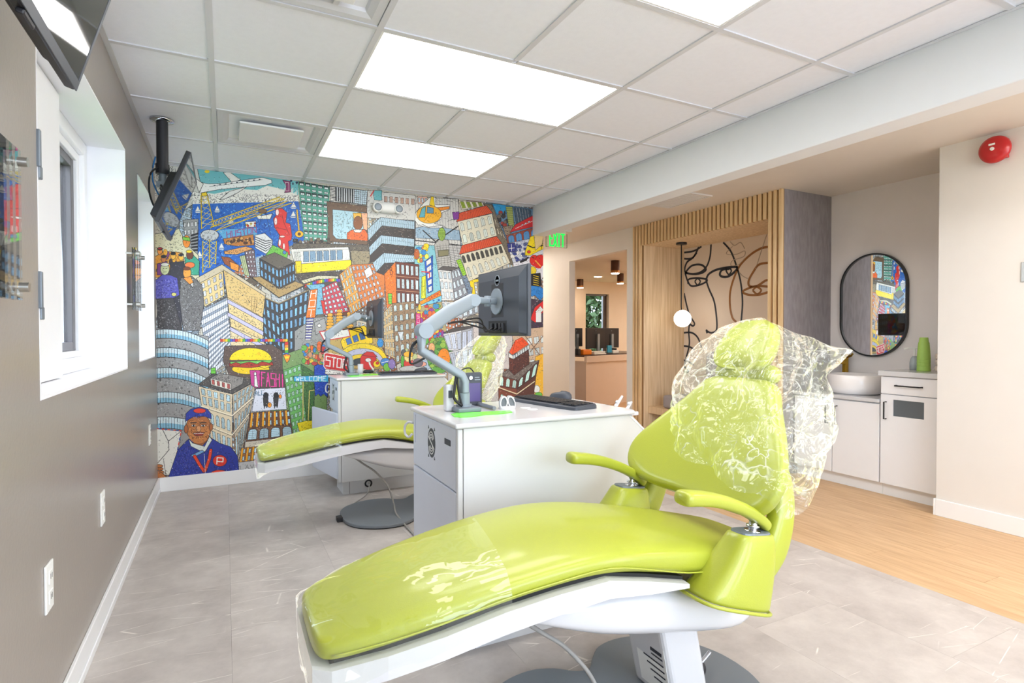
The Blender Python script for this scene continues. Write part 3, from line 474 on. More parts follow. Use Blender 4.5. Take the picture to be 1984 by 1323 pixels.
    P.poly([(1302, 775), (1452, 800), (1450, 900), (1306, 900)], (126, 64, 44)); P.poly([(1452, 800), (1606, 690), (1580, 900), (1450, 900)], (92, 50, 40)); P.wins([(1310, 830), (1450, 860), (1450, 920), (1310, 900)], 3, 1, (190, 226, 214), .5, .8, True)
    P.line([(1300, 785), (1452, 840), (1592, 740)], (226, 210, 170), 7); P.line([(1298, 792), (1452, 850), (1592, 750)], K, 2)
    P.poly([(1305, 690), (1385, 640), (1540, 590), (1632, 568), (1462, 730)], (112, 100, 92)); P.hatch([(1305, 690), (1400, 640), (1632, 568), (1462, 728)], 150, (K, (190, 180, 170)), 12)
    P.poly([(1388, 545), (1425, 560), (1430, 690), (1392, 650)], (96, 46, 36)); P.poly([(1425, 560), (1545, 465), (1550, 600), (1430, 690)], (84, 44, 36)); P.hatch([(1395, 550), (1545, 480), (1548, 600), (1400, 670)], 140, (K, (150, 80, 60)))
    P.poly([(1386, 510), (1420, 535), (1420, 560), (1386, 545)], WH); P.poly([(1420, 535), (1550, 445), (1552, 478), (1422, 562)], (206, 214, 214)); P.cols([(1420, 535), (1550, 445), (1552, 478), (1422, 562)], 7, K, 4)
    P.poly([(1390, 505), (1438, 412), (1492, 384), (1548, 440), (1415, 528)], (236, 84, 34)); P.line([(1438, 412), (1415, 528)], K, 2); P.hatch([(1440, 420), (1500, 400), (1530, 440), (1420, 510)], 30, ((150, 40, 10),))
    # ---------- lower left
    F(290, 620, 4.135)
    P.poly([(900, 330), (1310, 200), (1420, 300), (1420, 900), (1000, 900)], (120, 150, 90)); P.hatch([(900, 350), (1420, 300), (1420, 900), (1000, 900)], 220)
    P.poly([(40, 60), (470, 130), (560, 1000), (40, 1300)], (150, 148, 146)); P.hatch([(45, 100), (470, 170), (470, 900), (45, 900)], 420, (K, (200, 200, 200), (100, 98, 96)), 14)
    P.blobs([(60, 160), (460, 220), (460, 860), (60, 860)], 40, ((110, 108, 106), (70, 68, 66)), 9, None)
    for y0, th in ((64, 72), (212, 76), (372, 82), (566, 86), (766, 92)):
        T = [(40 + 430 * t, y0 + 14 - 22 * math.sin(t * 2.2) + 105 * t * t) for t in np.linspace(0, 1, 20)]
        P.poly(T + [(x, y + th) for x, y in T[::-1]], (206, 222, 226)); P.poly([(x, y + th * .55) for x, y in T] + [(x, y + th) for x, y in T[::-1]], (130, 182, 206), None)
        for i in range(20): P.line([T[i], (T[i][0], T[i][1] + th)], K, 1.6)
        P.line(T, K, 3); P.line([(x, y + th) for x, y in T], K, 3)
    P.poly([(470, 150), (640, 20), (650, 200), (560, 330), (475, 440)], (226, 228, 236)); Q = [(470, 130), (640, 20), (640, 230), (478, 430)]; P.bands(Q, 7, (150, 160, 176), None, K, False, .35); P.cols(Q, 9, K, 1.1)
    P.poly([(600, 210), (980, 195), (1062, 250), (1065, 490), (640, 450), (588, 330)], (92, 72, 62)); P.hatch([(600, 215), (1050, 230), (1060, 480), (600, 420)], 260, (K, (150, 130, 120)), 13)
    P.poly([(490, 385), (528, 382), (530, 450), (492, 452)], (110, 200, 60)); P.rows([(490, 385), (528, 382), (530, 450), (492, 452)], 3)
    P.ell(810, 392, 152, 44, (240, 200, 10)); P.poly([(636, 345), (760, 330), (985, 338), (990, 362), (800, 382), (640, 372)], (176, 50, 24)); P.hatch([(645, 348), (980, 345), (980, 362), (645, 368)], 60, ((90, 20, 10),))
    P.poly([(640, 335), (990, 318), (960, 345), (900, 330), (860, 352), (800, 335), (730, 350), (690, 338), (650, 352)], (110, 190, 80)); P.ell(808, 320, 170, 98, (250, 214, 10), K, 2, 180, 360); P.hatch([(840, 250), (940, 280), (960, 310), (850, 310)], 20, ((200, 130, 10),)); P.poly([(870, 368), (985, 362), (920, 388)], (246, 214, 30))
    for i in range(27): P.poly([(565 + i * 20, 152), (585 + i * 20, 150), (585 + i * 20, 172), (565 + i * 20, 176)], RB[i % 6], K, 1)
    for i in range(6): P.poly([(1082, 178 + i * 22), (1110, 174 + i * 22), (1110, 196 + i * 22), (1082, 200 + i * 22)], RB[i % 6], K, 1)
    P.poly([(1068, 282), (1092, 270), (1128, 282), (1118, 320), (1098, 345)], OR); P.poly([(1080, 290), (1120, 290), (1110, 308), (1086, 310)], YE, None)
    # cream office
    P.poly([(390, 515), (500, 430), (852, 485), (662, 590)], (78, 72, 68)); P.hatch([(395, 515), (500, 435), (850, 488), (660, 585)], 160, (K, (150, 140, 130)), 12)
    P.poly([(486, 465), (560, 425), (752, 460), (745, 510), (652, 560), (652, 508)], (140, 134, 128)); P.hatch([(490, 465), (560, 430), (750, 462), (655, 505)], 60)
    Q = [(486, 465), (652, 508), (652, 562), (492, 518)]; P.poly(Q, (228, 222, 208)); P.wins(Q, 4, 1, (190, 90, 80), .5, .7)
    L = [(390, 530), (662, 592), (660, 1190), (480, 1080)]; R = [(662, 592), (852, 490), (768, 950), (690, 1190)]
    P.poly(L, (220, 204, 172)); P.poly(R, (186, 170, 146)); P.hatch(R, 80)
    for v0, v1, a in ((.02, .12, 0), (.13, .26, 0), (.34, .52, 1), (.58, .95, 0)):
        P.wins([P.bil(L, .03, v0), P.bil(L, .97, v0), P.bil(L, .97, v1), P.bil(L, .03, v1)], 5, 1, (186, 214, 222), .55, .85, bool(a)); P.wins([P.bil(R, .03, v0), P.bil(R, .95, v0), P.bil(R, .9, v1), P.bil(R, .03, v1)], 5, 1, (186, 214, 222), .55, .85, bool(a))
    for v in (.29, .55): P.line([P.bil(L, 0, v), P.bil(L, 1, v), P.bil(R, 1, v)], (236, 226, 200), 6); P.line([P.bil(L, 0, v + .015), P.bil(L, 1, v + .015), P.bil(R, 1, v + .015)], K, 2)
    # signs and posters
    P.poly([(802, 402), (885, 402), (882, 545), (840, 540), (812, 520)], (196, 60, 140)); P.ell(845, 430, 10, 14, WH); P.poly([(838, 445), (855, 445), (870, 540), (838, 530)], WH)
    P.poly([(885, 400), (1080, 400), (1085, 540), (885, 545)], (86, 64, 60)); P.text([(890, 405), (1082, 430), (1085, 545), (890, 540)], 'FASHI', (226, 60, 150), 5.5)
    P.poly([(850, 552), (1085, 540), (1098, 715), (818, 732)], (216, 218, 228)); P.hatch([(850, 560), (1085, 550), (1090, 600), (840, 620)], 40)
    for x in (930, 1012): P.ell(x, 605, 20, 26, K); P.poly([(x - 22, 620), (x + 20, 620), (x + 14, 690), (x - 16, 690)], (50, 46, 46)); P.line([(x - 10, 690), (x - 12, 705)], K, 5); P.line([(x + 8, 690), (x + 8, 700)], K, 5)
    P.ell(960, 680, 16, 20, (236, 150, 30)); P.line([(955, 665), (945, 640)], (90, 50, 20), 3); P.ell(1045, 612, 12, 16, OR); P.text([(840, 565), (920, 555), (920, 600), (838, 612)], 'ALL', (70, 110, 140), 2.5)
    Q = [(800, 742), (1128, 720), (1140, 838), (788, 862)]; P.poly(Q, (104, 66, 44)); P.wins(Q, 7, 2, (176, 214, 226), .5, .6); P.bands([(812, 742), (1128, 720), (1140, 838), (800, 862)], 7, (236, 164, 30), None, K, True, .38)
    Q = [(785, 862), (1142, 838), (1150, 930), (770, 975)]; P.poly(Q, (116, 76, 50)); P.hatch(Q, 140, (K, (180, 130, 80)), 12); P.wins(Q, 4, 1, (176, 206, 218), .78, .8, True, K, 3); P.rows(Q, 7, (90, 80, 70), 1)
    P.poly([(765, 975), (1150, 930), (1150, 990), (760, 1025)], (206, 198, 180)); Q = [(735, 1025), (1000, 995), (990, 1110), (720, 1140)]; P.poly(Q, (150, 100, 60)); P.wins(Q, 6, 2, (176, 214, 226), .5, .6); P.bands(Q, 6, (236, 164, 30), None, K, True, .4)
    P.poly([(705, 1140), (1000, 1105), (1000, 1195), (705, 1215)], (186, 186, 186)); P.text([(720, 1165), (880, 1150), (880, 1185), (720, 1200)], 'LAVO', (110, 110, 110), 2.5)
    # green block, pipes, pot
    Q = [(1068, 402), (1212, 352), (1262, 882), (1150, 925)]; P.poly(Q, (106, 176, 90)); P.hatch(Q, 120, ((30, 80, 30),)); P.wins(Q, 4, 9, (176, 214, 190), .55, .55)
    P.poly([(1212, 352), (1320, 420), (1316, 850), (1262, 882)], (66, 110, 56)); P.hatch([(1212, 352), (1320, 420), (1316, 850), (1262, 882)], 180, (K, (120, 180, 80)))
    for pts in ([(1228, 490), (1228, 800)], [(1318, 560), (1280, 566), (1270, 800)]): P.line(pts, K, 9); P.line(pts, (206, 200, 110), 6)
    P.poly([(1180, 825), (1250, 806), (1420, 800), (1420, 890), (1205, 912)], (236, 214, 30)); P.hatch([(1190, 830), (1400, 810), (1400, 890), (1210, 905)], 50, ((150, 120, 10),))
    P.poly([(1318, 370), (1352, 352), (1398, 362), (1430, 480), (1425, 620), (1395, 590), (1370, 612), (1350, 590), (1325, 610), (1318, 500)], (34, 70, 176)); P.hatch([(1322, 370), (1398, 370), (1415, 600), (1325, 600)], 150, ((12, 30, 100), (90, 130, 220)), 12); P.ell(1368, 330, 26, 30, (206, 130, 60)); P.ell(1368, 305, 30, 16, (120, 70, 40))
    P.poly([(1150, 452), (1430, 440), (1430, 496), (1156, 492)], (60, 170, 214)); P.text([(1165, 455), (1418, 446), (1418, 492), (1168, 488)], 'WELCOME', (226, 240, 245), 4)
    P.blobs([(1235, 200), (1400, 190), (1400, 350), (1230, 350)], 46, ((106, 176, 70), (226, 110, 50), (60, 130, 200), (230, 190, 60), (200, 150, 110), (190, 60, 60)), 22)
    P.poly([(1360, 92), (1592, 70), (1606, 130), (1400, 166)], WH, (206, 40, 40), 5); P.hatch([(1380, 100), (1590, 85), (1590, 125), (1410, 150)], 12)
    P.poly([(1398, 268), (1420, 262), (1592, 296), (1600, 320), (1585, 402), (1560, 412), (1410, 392), (1394, 370)], (206, 44, 44), WH, 4); P.text([(1408, 280), (1590, 316), (1580, 396), (1406, 372)], 'STOP', WH, 6.5)
    P.poly([(1405, 395), (1560, 412), (1560, 440), (1405, 432)], WH); P.hatch([(1412, 402), (1550, 418), (1550, 434), (1412, 424)], 26)
    # postman
    P.poly([(50, 870), (255, 890), (190, 1235), (52, 1250)], (226, 224, 214)); P.line([(100, 870), (150, 970), (155, 1040), (60, 1150)], K, 2.5); P.line([(250, 890), (150, 970)], K, 2.5); P.line([(110, 1110), (130, 1240)], K, 2)
    for i in range(9):
        P.line([(56 + i * 23, 868 + i * 2.2), (68 + i * 23, 869 + i * 2.2)], (RD, (40, 60, 150))[i % 2], 5); P.line([(250 - i * 7.5, 905 + i * 38), (247 - i * 7.5, 922 + i * 38)], (RD, (40, 60, 150))[i % 2], 5)
    P.poly([(150, 1262), (225, 1040), (300, 962), (345, 935), (470, 930), (560, 985), (650, 1015), (705, 1090), (716, 1212), (430, 1240)], (34, 50, 146)); P.hatch([(180, 1240), (240, 1040), (340, 1000), (400, 1230)], 420, ((14, 18, 70), (90, 100, 190), (70, 60, 150)), 12)
    P.hatch([(420, 1000), (640, 1030), (700, 1200), (440, 1225)], 80, ((14, 20, 80),), 20)
    P.poly([(335, 930), (330, 900), (480, 900), (475, 950), (420, 1010), (350, 985)], (140, 80, 40)); P.poly([(312, 950), (345, 985), (440, 1012), (480, 930), (500, 960), (440, 1060), (390, 1040), (330, 1010)], (214, 222, 216)); P.poly([(330, 1082), (420, 1040), (440, 1055), (350, 1100)], (110, 160, 206))
    for pts in ([(360, 1090), (395, 1150), (435, 1210)], [(490, 1042), (478, 1110), (445, 1205)]): P.line(pts, K, 17); P.line(pts, (226, 62, 28), 13)
    P.line([(437, 1070), (446, 1230)], WH, 2)
    P.ell(392, 862, 102, 112, (178, 106, 50)); P.ell(392, 905, 84, 84, (196, 122, 60), None); P.ell(292, 872, 16, 34, (170, 96, 46)); P.ell(492, 856, 14, 30, (170, 96, 46)); P.hatch([(300, 800), (485, 800), (460, 950), (330, 950)], 240, ((90, 46, 16), (230, 160, 90), (70, 34, 12)), 14)
    P.poly([(286, 812), (290, 750), (330, 712), (400, 694), (462, 712), (492, 750), (494, 792), (440, 770), (350, 775)], (36, 56, 160)); P.ell(400, 726, 50, 20, (222, 56, 36)); P.hatch([(295, 760), (480, 740), (480, 770), (300, 790)], 60, ((14, 18, 70), (90, 110, 200)), 12)
    for x in (352, 428): P.ell(x, 845, 17, 8, WH); P.ell(x, 845, 6, 7, K); P.line([(x - 24, 824), (x + 22, 820)], K, 5)
    P.ell(392, 870, 19, 24, (214, 150, 96)); P.poly([(345, 905), (392, 898), (440, 900), (420, 925), (370, 928)], (150, 50, 40)); P.line([(355, 910), (430, 907)], WH, 3)
    P.ell(562, 1126, 56, 46, (216, 50, 36)); P.text([(535, 1096), (595, 1100), (590, 1160), (532, 1156)], 'P', WH, 5.5, .2); P.ell(560, 1230, 70, 30, (226, 62, 30), K, 2, 180, 360)
    for i in range(4): P.ell(70 + i * 4, 1168 + i * 24, 36, 13, (186, 112, 56))
    P.poly([(40, 1190), (110, 1230), (150, 1270), (40, 1290)], (186, 112, 56)); P.hatch([(40, 1170), (130, 1190), (140, 1260), (50, 1270)], 30, ((70, 34, 12),))
    F(290, 320, 4.135)
    P.hatch([(0, 20), (3130, 330), (3130, 2350), (20, 2560)], 9000, (K, (40, 34, 32), (70, 62, 58)), 11, 1.1)
    P.hatch([(0, 20), (3130, 330), (3130, 2350), (20, 2560)], 1800, ((236, 234, 226),), 9, 1.2)
    return P.a
# ================================================================ material set
mat('wall_white', (232, 228, 220), .6, bump=.04, bscale=200); mat('wall_warm', (224, 220, 214), .42, bump=.05, bscale=90)
mat('beam_white', (230, 232, 234), .55); mat('wall_taupe', (154, 145, 136), .26, bump=.12, bscale=70, spec=.55)
mat('trim_white', (236, 236, 236), .35); mat('tile_white', (238, 239, 246), .85, bump=.12, bscale=260, noisy=.02, nscale=40); mat('tee_white', (214, 214, 218), .4)
mat('window_white', (240, 240, 242), .4); mat('sash_dark', (84, 78, 80), .35); mat('reveal_white', (240, 240, 244), .6)
mat('corridor_ceiling', (224, 216, 206), .6); mat('plaster_grey', (232, 226, 222), .6, bump=.7, bscale=7, noisy=.05, nscale=3)
mat('lime', (166, 173, 54), .40, coat=.3, bump=.10, bscale=300); mat('lime_seam', (128, 152, 20), .5)
mat('gloss_white', (208, 208, 210), .22, coat=.3); mat('cab_white', (212, 212, 212), .35); mat('cab_cool', (206, 210, 220), .35)
mat('black_plastic', (38, 38, 42), .45, bump=.05, bscale=400); mat('gap_black', (30, 30, 30), .6); mat('grey_plate', (116, 122, 128), .45, bump=.06, bscale=300)
mat('monitor_back', (66, 70, 78), .42); mat('silver', (142, 152, 160), .42, metal=.1); mat('silver_dark', (118, 126, 134), .4, metal=.2); mat('chrome', (220, 222, 226), .14, metal=1)
mat('screen', (10, 11, 13), .04, spec=.8); mat('nickel', (186, 182, 174), .3, metal=.9); mat('gold', (190, 150, 50), .25, metal=.95)
mat('cord_black', (28, 28, 30), .5); mat('cord_grey', (150, 148, 144), .5); mat('cord_blue', (40, 110, 170), .5)
mat('niche_wood', (232, 206, 170), .5, rgb2=(210, 180, 140), nscale=5, stretch=(9, 9, .5), bump=.05, bscale=30)
mat('slat_wood', (238, 208, 162), .45, rgb2=(218, 182, 132), nscale=6, stretch=(9, 9, .6)); mat('slat_back', (150, 112, 74), .6)
mat('panel_grey', (150, 144, 146), .7, rgb2=(136, 129, 132), nscale=14, stretch=(2.5, 2.5, .7), bump=.4, bscale=20)
mat('art_wall', (224, 206, 186), .55); mat('ink_line', (44, 46, 54), .5); mat('tan_line', (150, 98, 50), .5); mat('pale_line', (186, 166, 146), .5)
mat('cushion_grey', (160, 152, 152), .85, bump=.3, bscale=300); mat('mirror', (240, 242, 244), .01, metal=1); mat('frame_black', (30, 30, 32), .35)
mat('vanity_white', (236, 236, 238), .35); mat('basin', (240, 236, 234), .2, coat=.4); mat('cup_green', (168, 206, 100), .45); mat('soap_clear', (220, 232, 236), .15, trans=.5); mat('soap_teal', (90, 160, 170), .3); mat('towel', (224, 206, 192), .8)
mat('bell_red', (186, 26, 30), .3, coat=.4); mat('smoke_glass', (100, 106, 110), .12); mat('plate_white', (236, 236, 232), .4); mat('slot_dark', (60, 58, 56), .5)
mat('exit_clear', (210, 225, 215), .1, trans=.9); emat('exit_green', (10, 235, 70), 1.6); emat('panel_light', (255, 253, 250), PANEL); emat('globe_light', (255, 246, 232), 5.0)
emat('lamp_warm', (255, 232, 206), 50.0); emat('screen_blue', (120, 190, 205), .8)
mat('recept_wall', (236, 224, 206), .6); mat('recept_counter', (220, 202, 188), .45); mat('recept_top', (70, 50, 46), .3); mat('orange_box', (240, 130, 20), .5); mat('lamp_bronze', (84, 58, 46), .4, metal=.4); mat('lamp_brass', (180, 120, 60), .35, metal=.6); mat('blue_card', (50, 150, 190), .5); mat('paper', (232, 232, 228), .6)
mat('leaf', (36, 60, 30), .6, rgb2=(80, 104, 66), nscale=3); mat('bark', (90, 70, 55), .8); mat('lawn', (96, 120, 70), .9, noisy=.3)
mat('lime_sheet', (120, 240, 70), .2); mat('photo_tan', (200, 180, 165), .4); mat('device_screen', (92, 82, 130), .2); mat('red_pen', (220, 90, 70), .4)
film('bag_film', (.95, .965, .95), base=.08, rough=.06, white=.07, bump=.9, scale=15, blend=.12, dist=.035, crease_glint=.8, add=.5)
film('wrap_film', (.96, .97, .95), base=.07, rough=.035, white=.045, bump=.25, scale=7, blend=.12, add=.5)
film('clear_glass', (.98, .99, 1), base=.02, rough=.01, white=0, bump=0, blend=.02)
film('acrylic', (.97, .98, .98), base=.03, rough=.02, white=.04, bump=0, blend=.15)
film('green_acrylic', (.55, 1, .35), base=.02, rough=.05, white=.35, bump=0, blend=.1)
def vinyl():
    m = bpy.data.materials.new('vinyl_stone'); m.use_nodes = True; nt = m.node_tree; b = nt.nodes['Principled BSDF']; N = nt.nodes.new; L = nt.links.new
    g = N('ShaderNodeNewGeometry'); oi = N('ShaderNodeObjectInfo'); b.inputs['Roughness'].default_value = .4
    sc = N('ShaderNodeVectorMath'); sc.operation = 'MULTIPLY_ADD'; sc.inputs[1].default_value = (1, 1, 1); L(g.outputs['Position'], sc.inputs[0])
    cm = N('ShaderNodeVectorMath'); cm.operation = 'SCALE'; cm.inputs[0].default_value = (7, 3, 1); L(oi.outputs['Random'], cm.inputs['Scale']); L(cm.outputs[0], sc.inputs[2])
    n = N('ShaderNodeTexNoise'); n.inputs['Scale'].default_value = 5; n.inputs['Detail'].default_value = 8; n.inputs['Roughness'].default_value = .65; L(sc.outputs[0], n.inputs[0])
    r = N('ShaderNodeValToRGB'); r.color_ramp.elements[0].position = .3; r.color_ramp.elements[1].position = .72; r.color_ramp.elements[0].color = lin((164, 156, 151)); r.color_ramp.elements[1].color = lin((198, 191, 185)); L(n.outputs[0], r.inputs[0])
    last = r.outputs[0]
    for ang, s, th in ((.5, 1.5, .010), (-.45, 1.1, .008), (1.0, 1.3, .006)):
        mp = N('ShaderNodeMapping'); mp.inputs['Rotation'].default_value = (0, 0, ang); mp.inputs['Scale'].default_value = (.42, 2.6, 1); L(sc.outputs[0], mp.inputs[0])
        c = N('ShaderNodeTexVoronoi'); c.feature = 'DISTANCE_TO_EDGE'; c.voronoi_dimensions = '2D'; c.inputs['Scale'].default_value = s * 2; L(mp.outputs[0], c.inputs[0])
        d = N('ShaderNodeMapRange'); d.inputs[1].default_value = 0; d.inputs[2].default_value = th; d.inputs[3].default_value = 1; d.inputs[4].default_value = 0; L(c.outputs[0], d.inputs[0])
        k = N('ShaderNodeTexNoise'); k.inputs['Scale'].default_value = 3.1 + s; k.inputs['Detail'].default_value = 2; L(sc.outputs[0], k.inputs[0])
        e = N('ShaderNodeMapRange'); e.inputs[1].default_value = .56; e.inputs[2].default_value = .63; L(k.outputs[0], e.inputs[0]); w = N('ShaderNodeMath'); w.operation = 'MULTIPLY'; L(d.outputs[0], w.inputs[0]); L(e.outputs[0], w.inputs[1])
        x = N('ShaderNodeMix'); x.data_type = 'RGBA'; L(w.outputs[0], x.inputs[0]); L(last, x.inputs[6]); x.inputs[7].default_value = lin((232, 226, 218)); last = x.outputs[2]
    L(last, b.inputs['Base Color']); MATS['vinyl'] = m
vinyl()
def plank():
    m = bpy.data.materials.new('oak_plank'); m.use_nodes = True; nt = m.node_tree; b = nt.nodes['Principled BSDF']; N = nt.nodes.new; L = nt.links.new
    g = N('ShaderNodeNewGeometry'); oi = N('ShaderNodeObjectInfo'); b.inputs['Roughness'].default_value = .42
    sc = N('ShaderNodeVectorMath'); sc.operation = 'MULTIPLY_ADD'; sc.inputs[1].default_value = (14, 1.3, 1); L(g.outputs['Position'], sc.inputs[0]); cm = N('ShaderNodeVectorMath'); cm.operation = 'SCALE'; cm.inputs[0].default_value = (30, 30, 1); L(oi.outputs['Random'], cm.inputs['Scale']); L(cm.outputs[0], sc.inputs[2])
    n = N('ShaderNodeTexNoise'); n.inputs['Scale'].default_value = 3; n.inputs['Detail'].default_value = 6; L(sc.outputs[0], n.inputs[0])
    r = N('ShaderNodeValToRGB'); r.color_ramp.elements[0].position = .3; r.color_ramp.elements[1].position = .7; r.color_ramp.elements[0].color = lin((184, 148, 108)); r.color_ramp.elements[1].color = lin((208, 176, 136)); L(n.outputs[0], r.inputs[0]); L(r.outputs[0], b.inputs['Base Color']); MATS['plank'] = m
plank()
# ================================================================ room shell
XL, YB, ZC = -.445, 4.808, 2.378; XS = 2.677; XR = 4.013; ZK = 2.32; Y0 = -2.6; YN = 1.945; XM = 4.63
def sbox(name, m, *bx, bevel=0):
    b = B()
    for q in bx: b.box(*q)
    return struct(link(name, b, m, bevel=bevel, loc=(0, 0, 0)))
floor = sbox('floor', 'gap_black', (-.8, 12, Y0 - .1, 10.9, -.06, -.004))
# vinyl tiles and oak planks, each its own piece
TX, TY = .4572, .9144; tb = None; k = 0
XV = 2.82
for i in range(8):
    for j in range(9):
        x0 = XL + i * TX; x1 = min(x0 + TX, XV); y0 = Y0 + j * TY - (.4572 if i % 2 else 0); y1 = min(y0 + TY, 4.93); y0 = max(y0, Y0)
        if x1 - x0 < .02 or y1 - y0 < .02: continue
        link('tile', B().box(x0 + .0003, x1 - .0003, y0 + .0003, y1 - .0003, -.004, 0), 'vinyl', floor)
for i in range(13):
    x0 = XV + i * .15; x1 = x0 + .15
    off = (i * 37 % 100) / 100 * 1.2
    y = Y0 - off
    while y < 8.6:
        a, b_ = max(y, Y0), min(y + 1.2, 8.6)
        if b_ > a + .02: link('plank', B().box(x0 + .0005, min(x1, XM + .1) - .0005, a + .0005, b_ - .0005, -.004, 0), 'plank', floor)
        y += 1.2
link('reception_floor', B().box(4.76, 12, 4.9, 10.9, -.004, 0), 'plank', floor)
# left wall with two deep window openings
W1 = (1.923, 3.44, .977, 2.087); W2 = (3.886, 4.68, .99, 2.083); D = .30
sbox('wall_left', 'wall_taupe', (XL - D, XL, Y0 - .1, W1[0], 0, 2.5), (XL - D, XL, W1[1], W2[0], 0, 2.5), (XL - D, XL, W2[1], YB + .12, 0, 2.5),
     (XL - D, XL, W1[0], W1[1], 0, W1[2]), (XL - D, XL, W1[0], W1[1], W1[3], 2.5), (XL - D, XL, W2[0], W2[1], 0, W2[2]), (XL - D, XL, W2[0], W2[1], W2[3], 2.5))
for k, (a, b_, z0, z1) in enumerate((W1, W2)):
    w = sempty('window_%d' % (k + 1), (XL - .1, (a + b_) / 2, z0)); t = .006; xo = XL - D
    link('reveal', B().box(xo, XL + .001, a, a + t, z0, z1).box(xo, XL + .001, b_ - t, b_, z0, z1).box(xo, XL + .001, a, b_, z1 - t, z1), 'reveal_white', w)
    link('window_sill', B().box(xo, XL + .001, a + t, b_ - t, z0, z0 + .008), 'reveal_white', w)
    xf = XL - .155
    link('window_frame', B().box(xf - .05, xf, a + t, a + .08, z0 + .008, z1 - t).box(xf - .05, xf, b_ - .07, b_ - t, z0 + .008, z1 - t).box(xf - .05, xf, a + .08, b_ - .07, z0 + .008, z0 + .07).box(xf - .05, xf, a + .08, b_ - .07, z1 - .07, z1 - t), 'window_white', w, bevel=.006)
    link('stop_bead', B().box(xf - .06, xf - .02, b_ - .11, b_ - .07, z0 + .07, z1 - .07).box(xf - .06, xf - .02, a + .08, b_ - .11, z1 - .11, z1 - .07).box(xf - .06, xf - .02, a + .08, b_ - .11, z0 + .07, z0 + .10), 'window_white', w, bevel=.004)
    ys = b_ - .11; link('sash', B().box(xf - .07, xf - .035, ys - .05, ys, z0 + .10, z1 - .11).box(xf - .07, xf - .035, a + .5, ys - .05, z0 + .10, z0 + .14).box(xf - .07, xf - .035, a + .5, ys - .05, z1 - .15, z1 - .11).box(xf - .07, xf - .035, a + .45, a + .5, z0 + .10, z1 - .11), 'sash_dark', w, bevel=.003)
    link('pane', B().box(xf - .056, xf - .052, a + .08, ys - .05, z0 + .08, z1 - .09), 'clear_glass', w)
# inward-opening white casement leaf folded against the near side of the first opening, with its latches
w1 = bpy.data.objects['window_1']
lf = link('casement_leaf', B().box(XL - .15, XL - .012, W1[0] + .008, W1[0] + .045, W1[2] + .01, W1[3] - .01), 'window_white', w1, bevel=.004)
sh = link('inner_shutter', B().box(XL - .150, XL - .115, W1[0] + .05, W1[0] + .80, W1[2] + .012, W1[3] - .012), 'window_white', w1, bevel=.004)
for zz in (1.66, 1.28):
    link('latch', B().box(XL - .006, XL + .008, W1[0] - .004, W1[0] + .012, zz - .055, zz + .045).box(XL - .006, XL + .006, W1[0] + .004, W1[0] + .03, zz - .085, zz - .05), 'silver_dark', w1, bevel=.003)
# back wall, beam, corridor
sbox('wall_back', 'wall_white', (XL - D, 2.795, YB, YB + .12, 0, 2.5))
sbox('trim_2', 'beam_white', (XS, 2.825, Y0, YB, 2.108, 2.5), bevel=.004).name = 'beam'
sbox('wall_behind', 'wall_white', (XL - D, -.1, Y0 - .1, Y0, 0, 2.5), (-.1, 2.5, Y0 - .1, Y0, 0, .5), (-.1, 2.5, Y0 - .1, Y0, 2.25, 2.5), (2.5, 2.95, Y0 - .1, Y0, 0, 2.5), (2.95, 3.9, Y0 - .1, Y0, 2.15, 2.5), (3.9, XR + .1, Y0 - .1, Y0, 0, 2.5))
for k, (a, b_, z0, z1) in enumerate(((-.1, 2.5, .5, 2.25), (2.95, 3.9, 0, 2.15))):  # invented openings behind the viewer, added to let in more daylight
    w = sempty('window_%d' % (k + 4), ((a + b_) / 2, Y0 - .05, z0)); link('window_frame', B().box(a, a + .05, Y0 - .08, Y0 - .03, z0, z1).box(b_ - .05, b_, Y0 - .08, Y0 - .03, z0, z1).box(a + .05, b_ - .05, Y0 - .08, Y0 - .03, z0, z0 + .05).box(a + .05, b_ - .05, Y0 - .08, Y0 - .03, z1 - .05, z1), 'window_white', w)
    link('pane', B().box(a + .05, b_ - .05, Y0 - .06, Y0 - .055, z0 + .05, z1 - .05), 'clear_glass', w); portal((a + b_) / 2, Y0 - .12, (z0 + z1) / 2, b_ - a, z1 - z0, (math.pi / 2, 0, 0))
portal(XL - D - .02, (W1[0] + W1[1]) / 2, (W1[2] + W1[3]) / 2, W1[3] - W1[2], W1[1] - W1[0], (0, -math.pi / 2, 0)); portal(XL - D - .02, (W2[0] + W2[1]) / 2, (W2[2] + W2[3]) / 2, W2[3] - W2[2], W2[1] - W2[0], (0, -math.pi / 2, 0)); portal(7.6, 10.8, 1.33, .65, 1.4, (-math.pi / 2, 0, 0))
sbox('wall_right', 'wall_warm', (XR, XM, Y0 - .1, YN, 0, 2.5))
sbox('wall_vanity', 'plaster_grey', (XM, XM + .1, YN - .1, 4.95, 0, 2.5))
sbox('wall_door_side', 'wall_warm', (4.0, 4.09, 4.912, 5.02, 0, 2.5), (4.0, 4.09, 6.2, 10.7, 0, 2.5), (4.0, 4.09, 5.02, 6.2, 2.088, 2.5), (4.09, XM + .1, 4.912, 4.95, 0, 2.5))
sbox('wall_corridor', 'wall_white', (2.675, 2.795, YB + .12, 8.7, 0, 2.5), (2.675, 4.0, 8.6, 8.7, 0, 2.5))
sbox('wall_reception', 'recept_wall', (4.09, 7.28, 10.6, 10.75, 0, 2.6), (7.93, 12, 10.6, 10.75, 0, 2.6), (7.28, 7.93, 10.6, 10.75, 0, .62), (7.28, 7.93, 10.6, 10.75, 2.05, 2.6), (12, 12.1, 4.9, 10.75, 0, 2.6), (4.73, 12, 4.85, 4.95, 0, 2.6))
